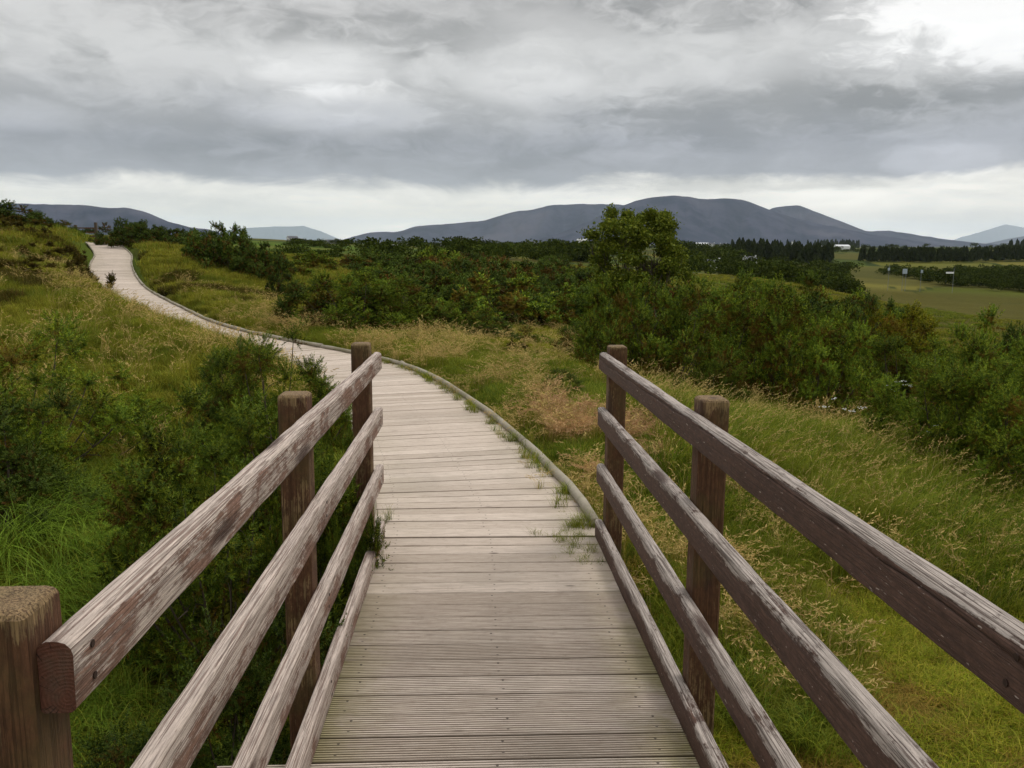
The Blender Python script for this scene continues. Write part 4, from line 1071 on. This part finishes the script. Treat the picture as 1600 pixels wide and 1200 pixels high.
KIND = {   # reference bushes, 1.6 wide x 1.3 high, scaled to the place
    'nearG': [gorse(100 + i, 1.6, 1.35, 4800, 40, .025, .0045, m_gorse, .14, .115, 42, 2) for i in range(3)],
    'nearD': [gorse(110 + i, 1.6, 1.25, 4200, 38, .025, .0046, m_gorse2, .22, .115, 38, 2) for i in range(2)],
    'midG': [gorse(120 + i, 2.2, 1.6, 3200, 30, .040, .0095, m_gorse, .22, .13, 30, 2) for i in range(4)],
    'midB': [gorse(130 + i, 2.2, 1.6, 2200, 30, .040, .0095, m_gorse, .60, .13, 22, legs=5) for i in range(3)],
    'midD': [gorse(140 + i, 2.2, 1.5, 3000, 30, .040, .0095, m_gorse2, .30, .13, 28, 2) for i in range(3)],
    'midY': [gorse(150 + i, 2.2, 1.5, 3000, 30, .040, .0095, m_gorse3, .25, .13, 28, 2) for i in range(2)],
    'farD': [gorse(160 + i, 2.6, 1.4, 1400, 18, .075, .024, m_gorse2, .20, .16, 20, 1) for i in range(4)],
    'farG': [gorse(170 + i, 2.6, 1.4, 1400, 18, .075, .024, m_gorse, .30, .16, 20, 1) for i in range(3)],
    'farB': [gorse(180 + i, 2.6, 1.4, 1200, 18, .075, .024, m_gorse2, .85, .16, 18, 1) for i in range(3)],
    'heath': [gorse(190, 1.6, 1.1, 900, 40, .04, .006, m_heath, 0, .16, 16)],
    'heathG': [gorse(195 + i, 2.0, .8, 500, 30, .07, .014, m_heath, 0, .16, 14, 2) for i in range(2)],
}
REF = {'near': (1.6, 1.35), 'mid': (2.2, 1.6), 'far': (2.6, 1.4)}
rb = np.random.default_rng(5)
bz = ground_z([b[0] for b in BUSH], [b[1] for b in BUSH])
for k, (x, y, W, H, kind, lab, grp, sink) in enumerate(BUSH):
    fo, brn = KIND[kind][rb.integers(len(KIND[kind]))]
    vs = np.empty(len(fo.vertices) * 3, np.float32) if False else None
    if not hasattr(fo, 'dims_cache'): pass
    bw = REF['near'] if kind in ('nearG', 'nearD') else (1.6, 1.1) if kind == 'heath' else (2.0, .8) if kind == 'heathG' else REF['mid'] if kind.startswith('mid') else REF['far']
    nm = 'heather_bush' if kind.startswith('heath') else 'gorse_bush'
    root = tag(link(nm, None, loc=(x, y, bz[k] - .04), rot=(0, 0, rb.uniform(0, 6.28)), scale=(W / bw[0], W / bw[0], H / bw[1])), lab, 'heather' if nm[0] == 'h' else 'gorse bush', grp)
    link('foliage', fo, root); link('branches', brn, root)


# ------------------------------------------------------------------ the leafy tree
def broadleaf(seed, H, W, leaves, lsize, mat, stems=4):
    r = np.random.default_rng(seed); mbT = MB(); cl_ = []
    def grow(p, d, L, rad, lev):
        pts = [p]; q = p.copy(); dd = d.copy()
        for _ in range(4):
            dd = dd + r.normal(0, .13, 3) + np.array([0, 0, .05]); dd /= np.linalg.norm(dd); q = q + dd * L / 4; pts.append(q.copy())
        mbT.tube(pts, np.linspace(rad, rad * .55, 5), 6 if lev < 2 else 4, cap=False)
        if lev >= 2: cl_.append((pts[-1], .34 * W / 3.4 * r.uniform(.7, 1.2)));
        if lev >= 3: return
        for k in range(4 if lev else 3):
            s = r.integers(2, 5); a = r.normal(0, 1, 3); a[2] = abs(a[2]) * .5 + .25; nd = dd * .75 + a / np.linalg.norm(a) * .85; nd /= np.linalg.norm(nd)
            grow(pts[s], nd, L * r.uniform(.55, .8), rad * .55, lev + 1)
    for k in range(stems):
        a = k / stems * 6.28 + r.uniform(-.3, .3); tilt = r.uniform(.15, .55)
        grow(np.array([.08 * math.cos(a), .08 * math.sin(a), -.1]), np.array([math.cos(a) * tilt, math.sin(a) * tilt, 1.0]), H * .42, .075, 0)
    cen = np.array([c[0] for c in cl_]); rd = np.array([c[1] for c in cl_])
    q_ = r.normal(0, 1, (125, 3)); q_ /= np.linalg.norm(q_, axis=1)[:, None]; q_ *= (r.uniform(.35, 1, 125) ** .5)[:, None]
    tmx = cen[:, 2].max(); wx0 = np.percentile(np.abs(cen[:, :2]), 92)
    cen = np.concatenate([cen[:1] * .5, np.stack([q_[:, 0] * wx0, q_[:, 1] * wx0, tmx * (.52 + q_[:, 2] * .42)], 1)]); rd = np.concatenate([rd[:1] * .8, r.uniform(.15, .28, 125)])
    z0 = cen[:, 2].max(); cen = cen * np.array([1, 1, 1]); 
    pick = r.integers(0, len(cen), leaves)
    P = cen[pick] + r.normal(0, 1, (leaves, 3)) * (rd[pick] * .50)[:, None] * np.array([1, 1, .8])
    sc = H / P[:, 2].max(); wx = W / (np.percentile(P[:, 0], 98) - np.percentile(P[:, 0], 2))
    S = np.array([wx, wx, sc]); P = P * S
    nrm = r.normal(0, 1, (leaves, 3)) + np.array([0, 0, .6]); nrm /= np.linalg.norm(nrm, axis=1)[:, None]
    a = np.cross(nrm, r.normal(0, 1, (leaves, 3))); a /= np.linalg.norm(a, axis=1)[:, None]; b_ = np.cross(nrm, a)
    ls = lsize * r.uniform(.6, 1.3, leaves)[:, None]
    V = np.stack([P - a * ls * .5, P + b_ * ls * .28, P + a * ls * .5, P - b_ * ls * .28], 1).reshape(-1, 3)
    out = np.clip(np.linalg.norm((P - np.array([0, 0, H * .5])) / np.array([W * .5, W * .5, H * .5]), axis=1), 0, 1)
    crown = new_mesh('crown', V, np.arange(leaves * 4).reshape(-1, 4), mat, {'tip': np.repeat(np.clip(r.uniform(.1, .9, leaves), 0, 1), 4), 'rnd': np.repeat(r.uniform(0, 1, leaves), 4)})
    mbT.v = [v * S * np.array([.6, .6, .74]) for v in mbT.v]
    return mbT.mesh('trunk', m_bark, True), crown


x0, y0, _ = at(995, 400, 29); z0 = ground_z([x0], [y0])[0]
tr, cr3 = broadleaf(4, at(995, 318, 29)[2] - z0, 2.75, 50000, .10, m_leaf, 6)
tree = tag(link('willow_tree', None, loc=(x0, y0, z0)), 'leafy round-crowned tree rising above the gorse in front of the big mountain', 'tree')
link('trunk', tr, tree); link('crown', cr3, tree)

# white umbel flowers
mbf = MB(); rf = np.random.default_rng(3)
for px, py, D in [(1285, 665, 10), (1300, 672, 10), (1330, 680, 9.6), (1345, 678, 9.6), (1410, 592, 11.9), (1425, 600, 11.8), (1400, 600, 12), (1440, 605, 11.6), (1400, 572, 12.4), (1420, 585, 12), (1450, 690, 9.2), (1460, 694, 9.1), (1390, 612, 11.7), (1318, 648, 10.2)]:
    p = np.array(at(px, py, D)); gz0 = ground_z([p[0]], [p[1]])[0]; p[2] = gz0 + rf.uniform(.5, .7)
    for _ in range(9):
        q = p + np.array([rf.normal(0, .02), rf.normal(0, .02), rf.normal(0, .006)]); mbf.box(q, (.011, .011, .007), rf.uniform(0, 1.5))
tag(link('white_flowers', mbf.mesh('white_flowers', m_flower)), 'small white flower heads in the grass between the gorse clumps', 'flowers', kind='stuff')

# ------------------------------------------------------------------ hills
m_hill, t, b = material('hazy_mountain_heath'); pos = t.new('ShaderNodeNewGeometry').outputs['Position']
c = t.mix(t.ss(t.noise(t.scale(pos, (1, 1, .35)), .0045, 8, .68), .40, .64), (.004, .009, .032), (.034, .036, .066)); c = t.mix(t.ss(t.noise(pos, .0009, 5, .6), .5, .7), c, (.060, .056, .080))  # blue haze tint and fold shading are painted into the heath colours
t.l.new(c, b.inputs['Base Color']); b.inputs['Roughness'].default_value = 1; b.inputs['Specular IOR Level'].default_value = 0


def hill(name, prof, D, depth, seed, foot=-14):
    P = np.array(prof, float); u = np.linspace(P[0, 0], P[-1, 0], 170); yy = np.interp(u, P[:, 0], P[:, 1])
    ks = np.ones(5) / 5; ysm = np.convolve(np.pad(yy, 2, mode='edge'), ks, 'valid')
    ysm = ysm + fbm(u / 14, u * 0, seed, 3) * .9
    top = np.array([at(a, b2, D) for a, b2 in zip(u, ysm)])
    rows = np.r_[np.linspace(-1, 0, 26), np.linspace(0, 1, 12)[1:]]; V = []
    for s in rows:
        rr_ = 1 + s * depth / D * (.8 + .4 * fbm(u / 60, u * 0 + 3, seed + 5, 2))
        h = top[:, 2] - foot
        sh = (1 - abs(s)) ** 1.15 if s < 0 else (1 - s)
        gul = 1 + (.34 * fbm(u / 17, np.full(len(u), s * 2.0), seed + 9, 4)) * math.sin(math.pi * min(1, abs(s))) 
        V.append(np.stack([top[:, 0] * rr_, top[:, 1] * rr_, foot - 6 + (h + 6) * sh * gul], 1))
    V = np.concatenate(V); m = len(u)
    ii = np.arange((len(rows) - 1) * (m - 1)); i0 = (ii // (m - 1)) * m + ii % (m - 1)
    f = np.stack([i0, i0 + 1, i0 + m + 1, i0 + m], 1)
    return tag(link(name, new_mesh(name, V, f, m_hill, None, True)), kind='structure')


hill('hills', [(780, 386), (830, 376), (870, 366), (905, 352), (940, 336), (975, 320), (1010, 309), (1055, 305), (1100, 311), (1140, 310), (1165, 313), (1200, 327), (1250, 343), (1300, 354), (1350, 364), (1400, 372), (1450, 379), (1480, 386)], 7500, 1500, 1)
hill('hills', [(525, 380), (545, 371), (580, 363), (625, 362), (650, 353), (700, 350), (760, 344), (800, 331), (832, 328), (860, 320), (900, 319), (965, 319), (1010, 326), (1100, 350), (1180, 375)], 9500, 1600, 2)
hill('hills', [(1120, 372), (1180, 338), (1212, 323), (1250, 321), (1290, 337), (1325, 350), (1355, 362), (1390, 360), (1430, 367), (1480, 374), (1530, 380), (1620, 384)], 9000, 1500, 3)
hill('hills', [(1470, 383), (1500, 371), (1530, 363), (1572, 350), (1600, 356), (1640, 366), (1720, 380)], 40000, 3000, 4)
hill('hills', [(1540, 381), (1580, 372), (1620, 366), (1700, 364), (1800, 380)], 15000, 2000, 14)
hill('hills', [(-260, 372), (-160, 340), (-60, 322), (20, 318), (60, 319), (130, 320), (165, 325), (198, 324), (230, 332), (262, 346), (300, 356), (325, 358), (350, 365), (400, 378)], 6500, 1300, 5)
hill('hills', [(320, 376), (350, 360), (390, 356), (430, 354), (475, 353), (500, 361), (530, 374)], 42000, 2500, 6)

# ------------------------------------------------------------------ woods and hedges far off
def conifer(r, x, y, z, H):
    n = 90; hh = r.uniform(.12, 1, n) ** .8; a = r.uniform(0, 6.28, n); rad = H * .20 * (1 - hh * .85) * r.uniform(.5, 1, n)
    P = np.stack([x + rad * np.cos(a), y + rad * np.sin(a), z + hh * H], 1); d = np.stack([np.cos(a), np.sin(a), np.full(n, -.35)], 1); s = H * .085
    sv = np.cross(d, [0, 0, 1.0]) + r.normal(0, .3, (n, 3)); sv /= np.linalg.norm(sv, axis=1)[:, None]
    return np.stack([P - sv * s, P + d * s * 1.2 - [0, 0, s * .5], P + sv * s, P + [0, 0, s * 2.0]], 1).reshape(-1, 3)


def wood(name, label, areas, mat, Hm, seed, cat='trees'):
    r = np.random.default_rng(seed); V = []
    for (p0, p1, D0, D1, n, hs) in areas:
        px = r.uniform(p0, p1, n); D = r.uniform(D0, D1, n); X_ = np.array([at(a, 400, d)[0] for a, d in zip(px, D)]); Zg = ground_z(X_, D)
        for x, y, z, q in zip(X_, D, Zg, px):
            V.append(conifer(r, x, y, z, Hm * hs * r.uniform(.62, 1.12)))
    V = np.concatenate(V); n = len(V) // 4
    me = new_mesh(name, V, np.arange(n * 4).reshape(-1, 4), mat, {'tip': r.uniform(0, 1, n).repeat(4), 'rnd': r.uniform(0, 1, n).repeat(4), 'dead': np.zeros(n * 4)})
    return tag(link(name, me), label, cat, kind='stuff')


wood('conifer_wood', 'dark conifer wood at the foot of the mountain, right of the leafy tree', [(1150, 1300, 300, 330, 130, 1.0), (1140, 1180, 290, 310, 20, .8)], m_conif, 6.6, 1)
wood('conifer_plantation', 'long straight dark plantation edge across the plain on the right', [(1342, 1700, 345, 380, 420, 1.0)], m_conif, 5.4, 2)
wood('distant_plantation', 'thin dark wood on the plain under the mountain', [(1270, 1342, 1250, 1330, 70, 1.0), (1575, 1650, 700, 760, 60, .6), (1140, 1270, 900, 950, 40, .7), (930, 960, 500, 520, 20, .7)], m_conif, 12, 3)


def blobtree(r, W, H, n, s):
    k = 9; c_ = np.stack([r.normal(0, .26, k) * W, r.normal(0, .26, k) * W, r.uniform(.35, .75, k) * H], 1); pk = r.integers(0, k, n); d = r.normal(0, 1, (n, 3)); d /= np.linalg.norm(d, axis=1)[:, None]
    P = c_[pk] + d * np.array([W * .25, W * .25, H * .25]) * r.uniform(.6, 1, n)[:, None]; P[:, 2] = np.maximum(P[:, 2], 0)
    a = r.normal(0, 1, (n, 3)); a /= np.linalg.norm(a, axis=1)[:, None]; b_ = np.cross(a, r.normal(0, 1, (n, 3))); b_ /= np.linalg.norm(b_, axis=1)[:, None]
    V = np.stack([P - a * s, P + b_ * s * .7, P + a * s, P - b_ * s * .7], 1).reshape(-1, 3)
    return new_mesh('far_bush', V, np.arange(n * 4).reshape(-1, 4), m_far, {'tip': r.uniform(0, 1, n).repeat(4), 'rnd': r.uniform(0, 1, n).repeat(4), 'dead': np.zeros(n * 4)})


r4 = np.random.default_rng(9)
far_meshes = [blobtree(r4, 4, 3, 420, .20) for _ in range(4)]
pts = []; scl = []
def strip(p0, q0, p1, q1, n, s, w=3):
    """hedge or scrub belt between two places: (px, D) to (px, D)"""
    for k in range(n):
        u = r4.uniform(); D = q0 + (q1 - q0) * u + r4.normal(0, w); px = p0 + (p1 - p0) * u
        pts.append((at(px, 400, D)[0], D)); scl.append(s * r4.uniform(.6, 1.3))
strip(1440, 205, 1640, 200, 46, .95, 9); strip(1480, 185, 1640, 168, 34, .9, 5); strip(1380, 225, 1450, 215, 14, .9, 5); strip(1500, 215, 1650, 232, 30, 1.0, 7)
strip(1150, 150, 1330, 160, 34, 1.0, 8); strip(1130, 200, 1330, 210, 30, 1.1, 10); strip(1190, 120, 1330, 130, 16, .9, 6); strip(1095, 220, 1150, 240, 10, 1.5, 8)
strip(1060, 130, 1180, 150, 14, 1.1, 9)
strip(560, 100, 900, 150, 40, .8, 12); strip(450, 95, 620, 110, 18, .42, 8); strip(880, 170, 930, 190, 8, 1.2, 5); strip(820, 160, 930, 170, 26, 1.25, 8); strip(700, 200, 930, 230, 34, 1.1, 12)
strip(440, 170, 640, 175, 22, .45, 5); strip(450, 260, 640, 320, 24, .6, 5); strip(530, 385, 560, 385, 7, .8, 4); strip(500, 430, 640, 430, 16, .6, 4)
strip(640, 480, 960, 480, 50, 1.2, 25); strip(620, 700, 1150, 720, 70, 1.5, 40); strip(1100, 600, 1350, 560, 40, 1.3, 30); strip(1330, 600, 1700, 640, 50, 1.2, 30); strip(600, 1200, 1600, 1250, 90, 1.5, 90); strip(500, 1900, 1600, 1900, 80, 2.0, 150); strip(500, 2900, 1650, 2900, 110, 3, 200)
strip(120, 290, 320, 280, 12, .7, 5); strip(1300, 900, 1650, 900, 30, 1.5, 30); strip(1060, 330, 1150, 340, 12, 1.6, 10)
pts = np.array(pts); z = ground_z(pts[:, 0], pts[:, 1])
scatter('hedges', far_meshes, np.column_stack([pts, z - .2]), np.stack([0 * z, 0 * z, r4.uniform(0, 6.28, len(z))], 1), np.array(scl), 'distant hedges and scrub across the plain', 'hedges')

# ------------------------------------------------------------------ houses
m_wall, t, b = material('white_render'); pos = t.new('ShaderNodeTexCoord').outputs['Object']; t.l.new(t.mix(t.noise(pos, 1, 4), (.62, .62, .60), (.82, .82, .80)), b.inputs['Base Color'])
m_roof, t, b = material('slate_roof'); pos = t.new('ShaderNodeTexCoord').outputs['Object']; t.l.new(t.mix(t.noise(pos, 2, 4), (.07, .075, .085), (.14, .14, .15)), b.inputs['Base Color'])
m_proof, t, b = material('pale_sheet_roof'); b.inputs['Base Color'].default_value = (.62, .63, .64, 1)
m_glass, t, b = material('window_glass'); b.inputs['Base Color'].default_value = (.03, .035, .04, 1); b.inputs['Roughness'].default_value = .1


def house_parts(L, Wd, h, rh, roofm):
    mb = MB(); x, y = L / 2, Wd / 2
    v = [(-x, -y, -1), (x, -y, -1), (x, y, -1), (-x, y, -1), (-x, -y, h), (x, -y, h), (x, y, h), (-x, y, h), (-x, 0, h + rh), (x, 0, h + rh)]
    mb.add(v, [(0, 1, 5, 4), (1, 2, 6, 9, 5), (2, 3, 7, 6), (3, 0, 4, 8, 7)]); wall = mb.mesh('wall', m_wall)
    mb = MB(); e = .25; k = rh / y
    for sg in (-1, 1):
        q = [(-x - e, 0, h + rh + .12), (x + e, 0, h + rh + .12), (x + e, sg * (y + e), h - e * k + .12), (-x - e, sg * (y + e), h - e * k + .12)]
        q += [(a, b2, c2 - .10) for a, b2, c2 in q]; mb.add(q, [(0, 1, 2, 3), (4, 5, 6, 7), (0, 1, 5, 4), (1, 2, 6, 5), (2, 3, 7, 6), (3, 0, 4, 7)])
    roof = mb.mesh('roof', roofm)
    mb = MB(); mb.box((x - .6, 0, h + rh + .3), (.8, .6, 1.2)); mb.box((-x + .6, 0, h + rh + .3), (.8, .6, 1.2)); chim = mb.mesh('chimney', m_wall)
    wins = []
    for xx in np.linspace(-x + 1.5, x - 1.5, max(2, int(L / 3))):
        mb = MB(); mb.box((xx, -y - .02, h * .55), (1.0, .08, 1.1)); wins.append(mb.mesh('window', m_glass))
    return wall, roof, chim, wins


HP = [house_parts(12, 6.5, 2.9, 2.4, m_roof), house_parts(9, 6, 4.8, 2.2, m_roof), house_parts(20, 10, 4.5, 2.0, m_proof)]
HS = [(457, 374, 445, 0, .6, 'white farmhouse on the green rise left of the lone hedge tree'), (468, 376, 700, 2, 1.4, 'pale shed beside the farmhouse on the green rise'), (516, 380, 400, 0, -.5, 'small white gabled cottage at the end of a dark hedge'),
      (620, 384, 900, 0, .2, 'white cottage left of a long pale building on the far slope'), (629, 383.5, 950, 2, .1, 'long low pale building on the far slope'), (693, 386, 900, 0, .4, 'white house above the middle of the scrub'), (737, 386, 1000, 0, -.2, 'white house in the row behind the scrub top'),
      (765, 384, 1100, 1, .2, 'two-storey white house in the row behind the scrub top'), (784, 382, 1100, 0, .5, 'brightest white house right of the scrub top'), (824, 380, 1400, 0, 0, 'left of the paired white houses under the mountain'), (834, 380, 1400, 0, .3, 'right of the paired white houses under the mountain'),
      (872, 379, 1500, 0, .3, 'single white house under the mountain left of the leafy tree'), (911, 377, 1600, 2, .1, 'pale building just left of the leafy tree'), (1097, 383, 1500, 2, .1, 'long pale building right of the leafy tree'), (1111, 382, 1500, 0, .2, 'white house beside the long pale building'),
      (1130, 383, 1500, 0, .3, 'white house left of the dark conifer wood'), (1195, 387, 800, 0, .2, 'white house showing over the conifer wood'), (1143, 405, 300, 0, .9, 'white gable glimpsed left of the conifer wood'), (1172, 404, 285, 0, .4, 'small white house in front of the conifer wood'),
      (1112, 418, 200, 0, .5, 'white gable showing just above the gorse'), (1278, 387, 800, 0, .1, 'white house at the right end of the conifer wood'), (1315, 387, 800, 2, .15, 'large pale farm shed on the plain'), (1000 + 240, 380, 2200, 1, .2, 'tiny white house at the foot of the mountain'), (905, 399, 260, 0, .6, 'house with a pale gable left of the leafy tree')]
for px, py, D, ty, rz, lb in HS:
    X_, Y_, Z_ = at(px, py, D); zg = ground_z([X_], [Y_])[0]; wall, roof, chim, wins = HP[ty]
    nm = 'farm_shed' if ty == 2 else 'white_house'
    root = tag(link(nm, None, loc=(X_, Y_, max(zg, Z_ - 3)), rot=(0, 0, rz), scale=(.42,) * 3 if D < 700 else (.68,) * 3 if D < 1400 else (1.1,) * 3), lb, 'shed' if ty == 2 else 'house', 'pale houses and sheds scattered over the plain')
    link('wall', wall, root); link('roof', roof, root)
    if ty != 2: link('chimney', chim, root)
    if D < 500:
        for w_ in wins: link('window', w_, root)

# road signs and poles on the plain
m_metal, t, b = material('grey_steel'); b.inputs['Base Color'].default_value = (.20, .21, .22, 1); b.inputs['Roughness'].default_value = .5
m_sign, t, b = material('white_sign_face'); b.inputs['Base Color'].default_value = (.8, .8, .8, 1)
m_signg, t, b = material('grey_sign_back'); b.inputs['Base Color'].default_value = (.36, .42, .47, 1)
def signpost(px, pyb, pyt, D, panel, mat, label, legs=(-.3, .3)):
    X_, Y_, Z_ = at(px, pyt, D); zg = ground_z([X_], [Y_])[0]
    root = tag(link('road_sign', None, loc=(X_, Y_, zg)), label, 'sign')
    H = Z_ - zg
    for lx in legs:
        mb = MB(); mb.tube([(lx, 0, -.2), (lx, 0, H)], .035, 6); link('pole', mb.mesh('pole', m_metal), root)
    mb = MB(); mb.box((panel[2], -.09, H - panel[1] / 2 - panel[3]), (panel[0], .05, panel[1])); link('panel', mb.mesh('panel', mat), root)
signpost(1414, 440, 420, 165, (.9, .95, 0, 0), m_signg, 'square grey sign on two poles beyond the brow of the slope')
signpost(1440, 440, 421, 165, (.45, .55, .05, .1), m_signg, 'narrow grey sign on a single pole right of the square one', (0,))
signpost(1491, 440, 419, 160, (1.5, .32, -.8, .7), m_sign, 'white horizontal board fixed to a pole on the brown field edge', (0,))
signpost(1390, 440, 412, 165, (.4, .5, -.1, .8), m_signg, 'small grey box on the thin pole left of the square sign', (0,))

# gate at the top of the boardwalk
gx0, gy0, _ = at(140, 378, 53); gz0 = ground_z([gx0], [gy0])[0]
root = tag(link('field_gate', None, loc=(gx0, gy0, gz0)), 'small dark wooden gate at the top end of the boardwalk', 'gate')
for xx, hh in ((-.75, 1.15), (.42, 1.3)):
    mb = MB(); mb.box((xx, 0, hh / 2), (.14, .14, hh), wear=.2, crack=0); link('post', mb.mesh('gate_post', m_bark), root)
for k in range(4):
    mb = MB(); mb.box((-.165, 0, .25 + k * .24), (1.02, .04, .07), wear=.2, crack=0); link('bar', mb.mesh('gate_bar', m_post), root)

# ------------------------------------------------------------------ the air
mb = MB(); mb.box((0, 20000, 600), (90000, 64000, 1250)); hz = mb.mesh('haze', None)
mh = bpy.data.materials.new('haze'); mh.use_nodes = True; t = NT(mh.node_tree)
for n in list(t.n): t.n.remove(n)
pv = t.new('ShaderNodeVolumePrincipled'); pv.inputs['Color'].default_value = (.76, .88, 1.0, 1); pv.inputs['Density'].default_value = 3.3e-5; pv.inputs['Anisotropy'].default_value = .2
out = t.new('ShaderNodeOutputMaterial'); t.l.new(pv.outputs[0], out.inputs['Volume']); hz.materials.append(mh)
tag(link('haze', hz), kind='stuff')
